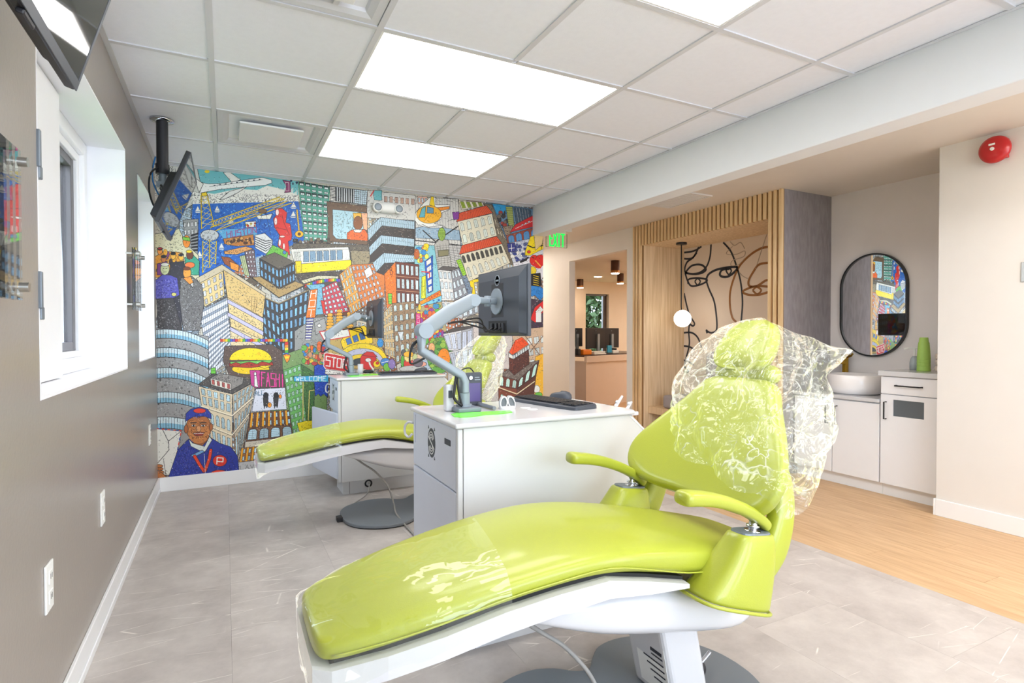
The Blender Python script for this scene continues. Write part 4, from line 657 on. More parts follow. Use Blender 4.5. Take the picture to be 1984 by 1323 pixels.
# baseboards
BH = .105
sbox('baseboard_left', 'trim_white', (XL, XL + .012, Y0, YB, 0, BH), (XL + .012, XL + .018, Y0, YB, 0, .03), bevel=.003)
sbox('baseboard_back', 'trim_white', (XL + .012, 2.795, YB - .012, YB, 0, BH), bevel=.003)
sbox('baseboard_right', 'trim_white', (XR - .012, XR, Y0, YN, 0, BH), (XR - .012, 4.13, YN, YN + .012, 0, BH), bevel=.003)
sbox('baseboard_corridor', 'trim_white', (3.988, 4.0, 6.2, 8.6, 0, BH), (3.988, 4.0, 4.912, 5.02, 0, BH), bevel=.003)
# ceilings
ceiling = sbox('ceiling', 'tile_white', (XL - D, XS + .02, Y0 - .1, YB + .1, 2.404, 2.5))
sbox('ceiling_corridor', 'corridor_ceiling', (2.80, 12, Y0, 10.7, ZK, 2.5))
TS = .6096; GX = [XL, -.046, .5634, .5634 + TS, .5634 + 2 * TS, .5634 + 3 * TS, XS]; GY = [2.269 + j * TS for j in range(-7, 5)] + [YB]; GY = [Y0] + GY
LIGHTS = []; tile_cache = {}
jrow = lambda j: 2.269 + j * TS
for a in range(len(GX) - 1):
    for c in range(len(GY) - 1):
        x0, x1, y0, y1 = GX[a], GX[a + 1], GY[c], GY[c + 1]; j = round((y0 - 2.269) / TS)
        if a in (2, 3) and j % 2 == 0 and j <= 2 and y1 - y0 > .5: continue
        if a == 1 and j in (-1, 2): continue
        key = (round(x1 - x0, 3), round(y1 - y0, 3))
        if key in tile_cache:
            src, sx, sy = tile_cache[key]; rep(src, 'ceiling_tile', ceiling, (x0 - sx, y0 - sy, 0))
        else:
            o = link('ceiling_tile', B().box(x0 + .004, x1 - .004, y0 + .004, y1 - .004, 2.384, 2.404), 'tile_white', ceiling); tile_cache[key] = (o, x0, y0)
for x in GX[1:-1]:
    if abs(x - GX[3]) > .01: link('ceiling_tee', B().box(x - .012, x + .012, Y0, YB, ZC, 2.386), 'tee_white', ceiling)
    else:
        for c in range(len(GY) - 1):
            j = round((GY[c] - 2.269) / TS)
            if j % 2 or j > 2 or GY[c + 1] - GY[c] < .5: link('ceiling_tee', B().box(x - .012, x + .012, GY[c] + .012, GY[c + 1] - .012, ZC, 2.386), 'tee_white', ceiling)
for y in GY[1:-1]:
    for a in range(len(GX) - 1):
        link('ceiling_tee', B().box(GX[a] + .012, GX[a + 1] - .012, y - .012, y + .012, ZC + .0005, 2.386), 'tee_white', ceiling)
link('wall_angle', B().box(XL, XL + .022, Y0, YB, ZC, ZC + .004).box(XL, XS, YB - .022, YB, ZC, ZC + .004).box(XS - .022, XS, Y0, YB, ZC, ZC + .004), 'tee_white', ceiling)
LL = {2: 'white glowing ceiling panel nearest the mural wall', 0: 'long glowing ceiling panel, second from the mural wall', -2: 'glowing ceiling panel cut by the top edge of the picture', -4: 'glowing ceiling panel above and behind the viewer', -6: 'glowing ceiling panel farthest from the mural, behind the viewer'}
for j in (2, 0, -2, -4, -6):
    y0, y1 = jrow(j), jrow(j + 1)
    t = thing('ceiling_light', LL[j], 'ceiling light', (GX[3], (y0 + y1) / 2, 2.38), 'flat light panels in the tile ceiling')
    link('diffuser', B().box(GX[2] + .022, GX[4] - .022, y0 + .022, y1 - .022, 2.382, 2.386), 'panel_light', t)
    link('frame', B().box(GX[2] + .012, GX[2] + .022, y0 + .012, y1 - .012, 2.380, 2.40).box(GX[4] - .022, GX[4] - .012, y0 + .012, y1 - .012, 2.380, 2.40).box(GX[2] + .022, GX[4] - .022, y0 + .012, y0 + .022, 2.380, 2.40).box(GX[2] + .022, GX[4] - .022, y1 - .022, y1 - .012, 2.380, 2.40), 'trim_white', t)
for j, lb in ((2, 'square white air diffuser in ceiling left of the farther light panel'), (-1, 'square white air diffuser at top edge of picture, in the tile ceiling')):
    x0, x1, y0, y1 = GX[1] + .014, GX[2] - .014, jrow(j) + .014, jrow(j + 1) - .014; xm, ym = (x0 + x1) / 2, (y0 + y1) / 2
    t = thing('ceiling_vent', lb, 'air vent', (xm, ym, 2.38), 'air diffusers in the tile ceiling')
    R = []
    for h, z in ((.0, 2.382), (.03, 2.383), (.055, 2.392), (.07, 2.42), (.07, 2.44)): R.append([(x0 + h, y0 + h, z), (x1 - h, y0 + h, z), (x1 - h, y1 - h, z), (x0 + h, y1 - h, z)])
    link('diffuser_frame', B().rings(R, cap=False).box(x0, x1, y0, y1, 2.44, 2.45), 'tee_white', t, smooth=False)
    link('centre_plate', B().box(x0 + .115, x1 - .115, y0 + .115, y1 - .115, 2.372, 2.384), 'trim_white', t, bevel=.004)
    for q in (-.12, .12): link('spring_clip', B().box(xm + q - .01, xm + q + .01, y1 - .115, y1 - .06, 2.39, 2.40), 'tee_white', t)
# corridor ceiling vent
t = thing('ceiling_vent', 'flat beige linear grille in the corridor ceiling before the slatted booth', 'air vent', (3.53, 3.75, ZK - .012))
link('vent_frame', B().box(3.38, 3.68, 3.48, 3.50, ZK - .012, ZK).box(3.38, 3.68, 3.985, 4.005, ZK - .012, ZK).box(3.38, 3.40, 3.50, 3.985, ZK - .012, ZK).box(3.66, 3.68, 3.50, 3.985, ZK - .012, ZK), 'wall_warm', t)
s0 = link('slat', B().box(3.40, 3.66, 3.505, 3.513, ZK - .011, ZK), 'wall_warm', t)
for q in range(1, 19): rep(s0, 'slat', t, (0, .026 * q, 0))
# ================================================================ mural
HW = 2300; HH = int(HW * (YB and 2.378) / 3.24)
def mural_image():
    X0, X1, Z0, Z1 = XL, 2.795, 0, 2.378
    A = []
    for (u, v) in ((300, 340), (1040, 400), (1040, 900), (300, 940)):
        q = onY(u, v, YB); x = (q.x - X0) / (X1 - X0) * HW; y = (Z1 - q.z) / (Z1 - Z0) * HH
        A.append([u, v, 1, 0, 0, 0, -x * u, -x * v, -x]); A.append([0, 0, 0, u, v, 1, -y * u, -y * v, -y])
    P = Paint(HW, HH, (196, 190, 176)); P.M = np.linalg.svd(np.array(A))[2][-1].reshape(3, 3)
    a = draw_mural(P) / 255.0
    im = bpy.data.images.new('city_print', HW, HH); buf = np.ones((HH, HW, 4), np.float32); buf[..., :3] = a[::-1]
    im.pixels.foreach_set(buf.ravel()); im.update(); im.pack(); return im
im = mural_image()
mm = bpy.data.materials.new('mural_print'); mm.use_nodes = True; nt = mm.node_tree; bs = nt.nodes['Principled BSDF']; bs.inputs['Roughness'].default_value = .45
tx = nt.nodes.new('ShaderNodeTexImage'); tx.image = im; tx.extension = 'EXTEND'; nt.links.new(tx.outputs[0], bs.inputs['Base Color']); MATS['mural'] = mm
uvn = nt.nodes.new('ShaderNodeTexCoord'); mpp = nt.nodes.new('ShaderNodeMapping'); sx = nt.nodes.new('ShaderNodeSeparateXYZ'); cx = nt.nodes.new('ShaderNodeCombineXYZ'); ge = nt.nodes.new('ShaderNodeNewGeometry')
nt.links.new(ge.outputs['Position'], sx.inputs[0]); nt.links.new(sx.outputs[0], cx.inputs[0]); nt.links.new(sx.outputs[2], cx.inputs[1]); nt.links.new(cx.outputs[0], mpp.inputs[0])
mpp.inputs['Location'].default_value = (.445 / 3.24, 0, 0); mpp.inputs['Scale'].default_value = (1 / 3.24, 1 / 2.378, 1); nt.links.new(mpp.outputs[0], tx.inputs[0])
tag(link('mural', B().prism([(XL, BH), (2.795, BH), (2.795, 2.108), (XS, 2.108), (XS, ZC), (XL, ZC)], YB - .003, YB, 'y'), 'mural'), 'colourful hand-drawn city collage wallpaper covering the far wall', 'mural')
# ================================================================ corridor: vanity, mirror, booth
V = (2.82, YN)   # vanity runs from here to the wall corner
t = thing('sink_cabinet', 'low white vanity cabinet under the round basin', 'cabinet', (4.4, 2.59, 0)); x0 = 4.15
link('carcass', B().box(x0 + .02, XM, 2.374, 3.05, .085, .655), 'vanity_white', t)
link('toe_kick', B().box(x0 + .045, XM, 2.374, 3.05, 0, .085), 'trim_white', t)
for a, b_ in ((2.378, 2.722), (2.728, 3.045)):
    d = link('door', B().box(x0, x0 + .02, a, b_, .09, .648), 'vanity_white', t, bevel=.002)
    yh = b_ - .035 if a < 2.5 else a + .035
    link('handle', B().tube([(x0, yh, .46), (x0 - .028, yh, .46), (x0 - .028, yh, .60), (x0, yh, .60)], .005, 8), 'frame_black', d)
tag(link('low_countertop', B().box(4.135, XM, 2.374, 3.055, .658, .684), 'gloss_white', bevel=.004), 'low white countertop carrying the round basin', 'countertop')
t = thing('drawer_cabinet', 'taller white cabinet with drawer above a waste opening', 'cabinet', (4.4, 2.16, 0))
link('carcass', B().box(x0 + .02, XM, YN, 2.372, .085, .852), 'vanity_white', t); link('toe_kick', B().box(x0 + .045, XM, YN, 2.372, 0, .085), 'trim_white', t)
d = link('drawer', B().box(x0, x0 + .02, YN + .004, 2.366, .728, .848), 'vanity_white', t, bevel=.002)
link('handle', B().tube([(x0, 2.10, .79), (x0 - .028, 2.10, .79), (x0 - .028, 2.26, .79), (x0, 2.26, .79)], .005, 8), 'frame_black', d)
d = link('door', B().box(x0, x0 + .02, YN + .004, 2.088, .09, .722).box(x0, x0 + .02, 2.285, 2.366, .09, .722).box(x0, x0 + .02, 2.088, 2.285, .09, .575).box(x0, x0 + .02, 2.088, 2.285, .690, .722), 'vanity_white', t)
link('waste_flap', B().box(x0 + .008, x0 + .014, 2.088, 2.285, .575, .690), 'smoke_glass', d)
link('handle', B().tube([(x0, 2.33, .55), (x0 - .028, 2.33, .55), (x0 - .028, 2.33, .67), (x0, 2.33, .67)], .005, 8), 'frame_black', d)
tag(link('tall_countertop', B().box(4.13, XM, YN, 2.378, .853, .888), 'gloss_white', bevel=.004), 'white countertop slab under the stacked green cups', 'countertop')
cy0, cx0 = 2.70, 4.40
tag(link('basin', B().lathe([(.16, 0), (.185, .012), (.195, .05), (.198, .145), (.194, .15), (.186, .148), (.182, .06), (.15, .03), (.02, .022)], (cx0, cy0, .684), n=48), 'basin', smooth=True, loc=(cx0, cy0, .684)), 'round white vessel basin on the low counter', 'basin')
t = thing('faucet', 'brushed gold single-lever faucet beside the basin', 'faucet', (4.585, 2.90, .684))
link('column', B().box(4.565, 4.605, 2.885, 2.915, .684, .965), 'gold', t, bevel=.003); link('spout', B().box(4.47, 4.57, 2.884, 2.91, .90, .925), 'gold', t, bevel=.003)
link('lever', B().tube([(4.585, 2.885, .955), (4.56, 2.84, .965), (4.545, 2.815, .985)], .008, 8).box(4.56, 4.61, 2.88, 2.92, .965, .98), 'gold', t)
t = thing('soap_dispenser', 'clear pump soap bottle with teal soap left of the green cups', 'soap bottle', (4.45, 2.305, .888))
link('bottle', B().lathe([(.028, 0), (.03, .01), (.03, .05), (.022, .085), (.012, .10)], (4.45, 2.305, .888)), 'soap_clear', t, smooth=True)
link('soap', B().lathe([(.024, .002), (.026, .01), (.026, .03), (.01, .032)], (4.45, 2.305, .889)), 'soap_teal', t, smooth=True)
link('pump', B().cyl((4.45, 2.305, .985), (4.45, 2.305, 1.045), .006, 10).tube([(4.45, 2.305, 1.045), (4.43, 2.335, 1.046), (4.42, 2.36, 1.038)], .006, 8).tube([(4.45, 2.305, 1.045), (4.47, 2.28, 1.046)], .006, 8), 'plate_white', t)
for k in range(7):
    z = .888 + (0 if k == 0 else .062 + .024 * k)
    lb = ['lowest green paper cup, body of the nested stack', 'second green cup from the bottom of the stack', 'third green cup from the bottom of the stack', 'middle green cup of the stack beside the soap', 'third green cup from the top of the stack', 'second green cup from the top of the stack', 'topmost green cup of the nested stack'][k]
    if k == 0:
        bb = B().lathe([(.038, 0), (.0415, .004), (.0405, .01), (.037, .088), (.036, .092)], (4.35, 2.194, z))
    else: q = .0015 * max(0, k - 3); bb = B().lathe([(.0395 - q, 0), (.0405 - q, .003), (.0405 - q, .006), (.0355 - q, .068), (.0345 - q, .071)] if k < 6 else [(.0385 - q, 0), (.039 - q, .004), (.030 - q, .078), (.028 - q, .082)], (4.35, 2.194, z - .052))
    tag(link('paper_cup', bb, 'cup_green', smooth=False, auto=1), lb, 'cup', 'green cups stacked on the vanity')
for k in range(3):
    tag(link('folded_towel', B().box(4.36, 4.56, 1.985, 2.135, .889 + k * .042, .929 + k * .042), 'towel', bevel=.014, seg=3), ['lowest beige folded towel behind the cups', 'middle beige folded towel behind the cups', 'top beige folded towel behind the cups'][k], 'towel', 'folded towels on the counter')
# mirror
t = thing('wall_mirror', 'black-framed oval wall mirror above the basin', 'mirror', (XM, 2.70, .96)); ym, zm0, zm1, rr = 2.70, .965, 1.79, .262
def capsule(r, n=24): return [(ym + r * math.cos(a), zm1 - rr + r * math.sin(a)) for a in [math.pi * i / n for i in range(n + 1)]] + [(ym + r * math.cos(a), zm0 + rr + r * math.sin(a)) for a in [math.pi + math.pi * i / n for i in range(n + 1)]]
link('mirror_glass', B().prism(capsule(rr - .012), XM - .018, XM - .014, 'x'), 'mirror', t)
o_, i_ = capsule(rr), capsule(rr - .012); link('mirror_frame', B().rings([[(x, *p) for p in q] for x, q in ((XM, o_), (XM - .03, o_), (XM - .03, i_), (XM, i_))], close=True), 'frame_black', t)
# fire bell, switch
t = thing('fire_bell', 'round red fire alarm bell high on the right wall', 'alarm bell', (XR, 1.643, 2.11))
link('back_box', B().box(XR - .03, XR, 1.59, 1.70, 2.16, 2.27), 'bell_red', t, bevel=.004)
link('gong', B().lathe([(.076, -.032), (.078, -.040), (.074, -.055), (.055, -.066), (.02, -.07), (.001, -.07)], (XR, 1.643, 2.215), 'x', 36), 'bell_red', t, smooth=True)
link('cap_nut', B().lathe([(.010, -.07), (.010, -.076), (.001, -.077)], (XR, 1.643, 2.215), 'x', 16), 'plate_white', t); link('rating_label', B().box(XR - .0735, XR - .071, 1.630, 1.660, 2.236, 2.246), 'plate_white', t)
t = thing('light_switch', 'steel light switch plate at the right edge of the picture', 'light switch', (XR, 1.505, 1.44)); link('plate', B().box(XR - .005, XR, 1.455, 1.53, 1.443, 1.555), 'nickel', t, bevel=.002); link('rocker', B().box(XR - .009, XR - .005, 1.475, 1.51, 1.465, 1.533), 'plate_white', t, bevel=.002)
# seating booth
XF = 4.0; YA, YZ = 3.06, 4.908; ZO = 2.10; IL, IR = 4.77, 3.19
t = thing('seating_booth', 'wooden seating niche framed by vertical oak slats', 'booth', (4.3, 3.98, 0))
link('side_panel', B().box(XF + .03, XM - .001, YA, IR, 0, ZK - .001), 'panel_grey', t)['label'] = 'dark grey textured outer side'
link('side_panel', B().box(XF + .03, XM - .001, IL, YZ, 0, ZK - .001), 'niche_wood', t)
link('inner_panel', B().box(XF + .032, XM - .02, IR, IR + .01, 0, ZO), 'niche_wood', t); link('header', B().box(XF + .03, XM - .001, IR, IL, ZO, ZK - .001), 'niche_wood', t)
link('back_panel', B().box(XM - .02, XM - .001, IR, IL, 0, ZO), 'art_wall', t)
link('slat_backing', B().box(XF + .022, XF + .03, YA, IR, 0, ZK - .001).box(XF + .022, XF + .03, IL, YZ, 0, ZK - .001).box(XF + .022, XF + .03, IR, IL, ZO, ZK - .001), 'slat_back', t)
pitch = .0494; n = 0; y = YA
shl = link('slat', B().box(XF - .004, XF + .022, YA, YA + .027, 0, ZK - .001), 'slat_wood', t); shs = None; y = YA + pitch
while y < YZ - .01:
    if y < IR - .01 or y > IL - .01: rep(shl, 'slat', t, (0, y - YA, 0))
    elif shs is None: shs = link('slat', B().box(XF - .004, XF + .022, y, y + .027, ZO - .002, ZK - .001), 'slat_wood', t); ys0 = y
    else: rep(shs, 'slat', t, (0, y - ys0, 0))
    y += pitch
link('bench_seat', B().box(XF + .10, XM - .02, IR + .01, IL, .285, .36), 'niche_wood', t, bevel=.003); 
for a, lb in (((4.04, 4.60, 3.86, 4.50), 'thick grey upholstered seat cushion on the booth bench'),):
    tag(link('seat_cushion', B().box(a[0] + .08, a[1], a[2], a[3] + .08, .362, .50), 'cushion_grey', bevel=.03, seg=4), lb, 'cushion')
tag(link('back_cushion', B().box(4.44, 4.60, 3.45, 4.30, .502, .96), 'cushion_grey', bevel=.04, seg=4), 'tall grey back cushion leaning on the booth wall', 'cushion')
tag(link('floor_cushion', B().box(4.16, 4.5, 4.30, 4.70, 0, .10), 'cushion_grey', bevel=.03, seg=3), 'low grey floor cushion beneath the booth bench', 'cushion')
# single-line faces painted on the booth's back panel
XA = XM - .021
def smooth_path(P, n=6):
    P = [Vector(p) for p in P]; o = []
    for i in range(len(P) - 1):
        a, b_, c, d = P[max(i - 1, 0)], P[i], P[i + 1], P[min(i + 2, len(P) - 1)]
        for k in range(n):
            t_ = k / n; o.append(.5 * ((2 * b_) + (c - a) * t_ + (2 * a - 5 * b_ + 4 * c - d) * t_ ** 2 + (3 * b_ - a - 3 * c + d) * t_ ** 3))
    return o + [P[-1]]
def stroke(b, px, w):
    q = smooth_path([onX(1030 + x / 2.545, 340 + y / 2.545, XA) for x, y in px]); L_, R_ = [], []
    for i, p in enumerate(q):
        tt = (q[min(i + 1, len(q) - 1)] - q[max(i - 1, 0)]); tt.x = 0; tt.normalize(); nn = Vector((0, -tt.z, tt.y)) * w / 2
        L_.append(p + nn); R_.append(p - nn)
    R4 = [[L_[i], R_[i], R_[i] + Vector((-.002, 0, 0)), L_[i] + Vector((-.002, 0, 0))] for i in range(len(q))]
    for r in R4:
        for p in r: p.y = min(max(p.y, IR + .012), IL - .001); p.z = min(p.z, ZO - .001)
    b.rings(R4)
t = thing('line_art', 'single-line drawing of abstract faces on the booth back wall', 'wall art', (XA, 4.0, .5)); bd = B()
for w, px in ((.02, [(752, 380), (800, 372), (838, 350)]), (.02, [(885, 340), (880, 400), (862, 450), (830, 478), (790, 485), (757, 478)]), (.022, [(757, 480), (790, 445), (835, 440), (860, 462), (840, 480), (800, 486), (757, 475), (765, 430), (800, 400), (825, 352)]),
              (.02, [(750, 410), (790, 408), (815, 380)]), (.02, [(860, 505), (862, 520), (875, 560), (900, 620), (912, 700), (912, 760), (890, 775), (870, 770), (862, 762), (866, 778)]), (.024, [(862, 510), (875, 485), (920, 462), (1005, 450), (1010, 465), (975, 495), (945, 500), (928, 488), (940, 465), (975, 460)]),
              (.02, [(757, 480), (770, 520), (790, 545), (840, 535), (866, 515), (820, 505), (775, 512), (772, 535)]), (.016, [(805, 522), (818, 508), (832, 522), (818, 540), (805, 522)]), (.016, [(958, 468), (972, 455), (985, 470), (972, 488), (958, 468)]),
              (.018, [(945, 330), (980, 370), (1005, 430), (1030, 520), (1040, 620), (1035, 700), (1032, 730)]), (.02, [(752, 580), (765, 640), (780, 690), (803, 728), (795, 742), (780, 735), (775, 770), (778, 830), (765, 890), (752, 940)]),
              (.02, [(750, 775), (790, 775), (820, 800), (838, 850)]), (.02, [(750, 840), (780, 845), (805, 860)]), (.018, [(750, 910), (775, 918), (800, 935)]), (.022, [(752, 940), (772, 962), (765, 970), (750, 965)])): stroke(bd, px, w)
link('dark_line', bd, 'ink_line', t); bd = B()
for w, px in ((.022, [(1166, 352), (1130, 360), (1080, 390), (1030, 440), (1000, 500), (980, 570), (978, 640), (990, 700), (1010, 722)]), (.022, [(1166, 430), (1120, 440), (1090, 480), (1070, 520), (1075, 545), (1110, 545), (1150, 520), (1166, 515)]),
              (.022, [(1166, 548), (1110, 545), (1060, 560), (1042, 575), (1070, 588), (1120, 588), (1166, 575)]), (.018, [(1090, 566), (1110, 550), (1132, 566), (1112, 585), (1090, 566)])): stroke(bd, px, w)
link('tan_line', bd, 'tan_line', t); bd = B()
for w, px in ((.008, [(978, 325), (1000, 345), (1030, 330), (1050, 360)]), (.008, [(990, 350), (960, 385), (1010, 388), (1050, 372), (1045, 400), (990, 420), (985, 445), (1020, 440), (1050, 410)]), (.008, [(1160, 290), (1130, 380), (1105, 460)]), (.008, [(1015, 470), (1040, 495), (1065, 508)])): stroke(bd, px, w)
link('pale_line', bd, 'pale_line', t)
t = thing('pendant_lamp', 'white globe pendant lamp hanging inside the booth', 'lamp', (4.24, 4.42, 1.22))
link('canopy', B().cyl((4.26, 4.45, ZO - .02), (4.26, 4.45, ZO), .055, 24), 'frame_black', t); link('stem', B().tube([(4.26, 4.45, ZO - .02), (4.26, 4.45, 1.44), (4.245, 4.43, 1.39), (4.24, 4.42, 1.385)], .006, 8), 'frame_black', t); link('globe', B().sph((4.24, 4.41, 1.305), .088, 28, 18), 'globe_light', t, smooth=True)
# exit sign
t = thing('exit_sign', 'green lit EXIT sign hanging from the corridor ceiling', 'exit sign', (3.05, 4.95, 2.02))
ex = onY(1058, 452, 5.0); ex2 = onY(1098, 480, 5.0); xa, xb = ex.x, ex2.x; zt = onY(1078, 452, 5).z; zb = onY(1078, 479, 5).z
link('acrylic_plate', B().box(xa, xb, 4.996, 5.004, zb, zt), 'acrylic', t); link('edge_light', B().box(xa, xb, 4.994, 5.006, zb - .003, zb).box(xa - .003, xa, 4.994, 5.006, zb, zt).box(xb, xb + .003, 4.994, 5.006, zb, zt), 'exit_clear', t)
link('mount', B().box(xa + .02, xb - .02, 4.985, 5.015, zt, zt + .02).box(xa + .06, xb + .04, 4.96, 5.04, zt + .02, ZK), 'wall_warm', t)
def glyphs(b, txt, x0, x1, z0, z1, y, w, d=.003):
    n = len(txt)
    for i, ch in enumerate(txt):
        for st in Paint.FONT[ch].split(';'):
            q = [(x0 + (x1 - x0) * (i + .12 + .76 * int(p[0]) / 4) / n, z1 - (z1 - z0) * int(p[1]) / 5) for p in st.split(',')]
            for (ax, az), (bx, bz) in zip(q[:-1], q[1:]):
                dx, dz = bx - ax, bz - az; L_ = math.hypot(dx, dz) or 1; nx, nz = -dz / L_ * w / 2, dx / L_ * w / 2; ex_, ez = dx / L_ * w / 2, dz / L_ * w / 2
                b.prism([(ax - ex_ + nx, az - ez + nz), (bx + ex_ + nx, bz + ez + nz), (bx + ex_ - nx, bz + ez - nz), (ax - ex_ - nx, az - ez - nz)], y, y + d, 'y')
    return b
link('letter', glyphs(B(), 'EXIT', xa + .035, xb - .03, zb + .012, zt - .008, 4.990, .014), 'exit_green', t)
# ================================================================ reception beyond the doorway
def along(o, ux, uy, z0, z1, w, d, m, name, parent=None): pass
P0 = Vector((4.93, 7.17, 0)); ud = Vector((1.08, .37, 0)).normalized(); vd = Vector((-ud.y, ud.x, 0))
def RB(b, a0, a1, d0, d1, z0, z1):
    Mx = Matrix(((ud.x, vd.x, 0, P0.x), (ud.y, vd.y, 0, P0.y), (0, 0, 1, 0), (0, 0, 0, 1))); return b.box(a0, a1, d0, d1, z0, z1, Mx)
t = thing('reception_desk', 'beige reception desk seen through the doorway', 'desk', (5.8, 7.8, 0))
link('front_panel', RB(B(), .0, 2.2, 0, .03, 0, .72), 'recept_counter', t); link('side_panel', RB(B(), 0, .03, .03, .85, 0, .72), 'recept_counter', t)
link('rail_panel', RB(B(), -.02, 2.22, -.03, .02, .70, .80), 'recept_counter', t, bevel=.004); link('desk_top', RB(B(), -.02, 2.22, .02, .85, .785, .812), 'recept_top', t)
def mon(lb, a0, a1, d, z0, z1, front=False, stand=None):
    m_ = thing('desk_monitor', lb, 'monitor', P0 + ud * (a0 + a1) / 2 + vd * d + Vector((0, 0, .812)), 'monitors on the reception desk')
    h = link('housing', RB(B(), a0, a1, d, d + .025, z0, z1), 'black_plastic', m_, bevel=.004)
    if front: link('screen', RB(B(), a0 + .01, a1 - .01, d - .002, d, z0 + .015, z1 - .01), 'screen_blue', m_)
    s_ = stand or (a0 + a1) / 2
    link('stand', RB(RB(B(), s_ - .03, s_ + .03, d - .03, d - .002, .812, z1 - .1), s_ - .1, s_ + .1, d - .08, d + .06, .812, .822), 'silver', m_)
    if not front: link('emblem', B().lathe([(.012, 0), (.012, -.002), (.009, -.002), (.009, 0)], P0 + ud * (a0 + a1) / 2 + vd * (d - .001) + Vector((0, 0, z1 - .045)), 'y', 16), 'silver', m_)
mon('black monitor on silver stand in the middle of reception desk', .42, .92, .30, .90, 1.24, stand=.72); mon('reception monitor cut by the right doorway edge', .95, 1.42, .34, .90, 1.24); mon('lit reception monitor at left doorway edge', .02, .36, .62, .93, 1.24, True); mon('dark reception monitor behind, left of the middle one', .37, .71, .60, .93, 1.24)
tag(link('orange_bin', RB(B(), .10, .32, .12, .26, .812, .895), 'orange_box', bevel=.015), 'small orange bin on the reception desk', 'box')
tag(link('paper_tray', RB(RB(B(), .33, .66, .08, .26, .812, .83), .34, .65, .09, .25, .832, .86), 'paper', bevel=.004), 'stack of white papers beside the orange bin', 'papers')
tag(link('blue_card', RB(B(), .80, .92, .15, .17, .83, .95), 'blue_card'), 'small blue card standing on the reception desk', 'card')
tag(link('pen_cup', RB(B(), .0, .07, .15, .22, .812, .91), 'black_plastic', bevel=.01), 'dark pen cup left of the orange bin', 'cup')
t = thing('desk_phone', 'dark phone and white figurine clutter right of the blue card', 'telephone', P0 + ud * 1.03 + vd * .2 + Vector((0, 0, .812)))
link('phone_base', RB(B(), .95, 1.12, .14, .28, .812, .87), 'paper', t, bevel=.01); link('handset', RB(B(), 1.0, 1.05, .13, .29, .87, .90), 'black_plastic', t, bevel=.01)
for (u, r, z0, z1, yy, lb) in ((1192, .07, 2.11, ZK, 7.33, 'largest bronze cylinder ceiling lamp beyond the doorway'), (1202, .067, 2.12, ZK, 8.88, 'bronze cylinder ceiling lamp just right of and behind the largest'), (1124, .072, 2.13, ZK, 10.2, 'bronze cylinder ceiling lamp at the left doorway edge')):
    p = onY(u, 520, yy); t = thing('cylinder_lamp', lb, 'ceiling lamp', (p.x, yy, z0), 'cylinder lamps in the reception')
    link('lamp_body', B().cyl((p.x, yy, z0 + .05), (p.x, yy, z1), r, 24), 'lamp_bronze', t, auto=1); link('lamp_rim', B().cyl((p.x, yy, z0 + .008), (p.x, yy, z0 + .05), r * 1.01, 24), 'lamp_brass', t, auto=1); link('lamp_diffuser', B().cyl((p.x, yy, z0), (p.x, yy, z0 + .008), r * .9, 24), 'lamp_warm', t)
for xx, yy, lb in ((6.9, 9.6, 'round recessed downlight above the reception window'), (8.2, 7.0, 'added downlight hidden right of the doorway'), (5.4, 5.9, 'added unseen downlight just behind the doorway wall'), (7.0, 6.2, 'added unseen downlight over the reception, deeper in'), (10, 8.5, 'added unseen downlight at the far side of reception')):
    tag(link('downlight', B().cyl((xx, yy, ZK - .006), (xx, yy, ZK), .07, 24), 'lamp_warm'), lb, 'ceiling lamp')  # all but the first are unseen, added to brighten the reception
w = sempty('window_3', (7.6, 10.65, .62)); link('window_frame', B().box(7.28, 7.93, 10.66, 10.72, .62, .66).box(7.28, 7.93, 10.66, 10.72, 2.01, 2.05).box(7.28, 7.32, 10.66, 10.72, .66, 2.01).box(7.80, 7.84, 10.66, 10.72, .66, 2.01).box(7.84, 7.93, 10.70, 10.72, .66, 2.01), 'sash_dark', w)
link('pane', B().box(7.32, 7.80, 10.69, 10.694, .66, 2.01), 'clear_glass', w)
struct(link('ground', B().box(-30, 40, 10.9, 60, -.3, -.1).box(-30, -.8, -20, 10.9, -.3, -.1), 'lawn', loc=(0, 0, 0)))
t = thing('garden_tree', 'leafy green tree outside the reception window', 'tree', (9.2, 13.6, -.1)); rnd = random.Random(3)
link('trunk', B().tube([(9.2, 13.6, -.1), (9.25, 13.6, .8), (9.2, 13.65, 1.8)], [.12, .1, .06], 10), 'bark', t)
bb = B()
for k in range(5000):
    a, h, r_ = rnd.uniform(0, 6.3), rnd.uniform(.2, 3.4), rnd.uniform(.1, 1.3); p = Vector((9.2 + r_ * math.cos(a), 13.6 + r_ * math.sin(a), h)); s_ = rnd.uniform(.07, .15); u_ = Vector((rnd.uniform(-1, 1), rnd.uniform(-1, 1), rnd.uniform(-1, 1))).normalized(); v_ = u_.cross(Vector((rnd.uniform(-1, 1), .3, rnd.uniform(-1, 1)))).normalized()
    bb.add([p - u_ * s_, p + v_ * s_ * .5, p + u_ * s_, p - v_ * s_ * .5], [(0, 1, 2, 3)])
lo = link('foliage', bb, 'leaf', t); lo['kind'] = 'stuff'
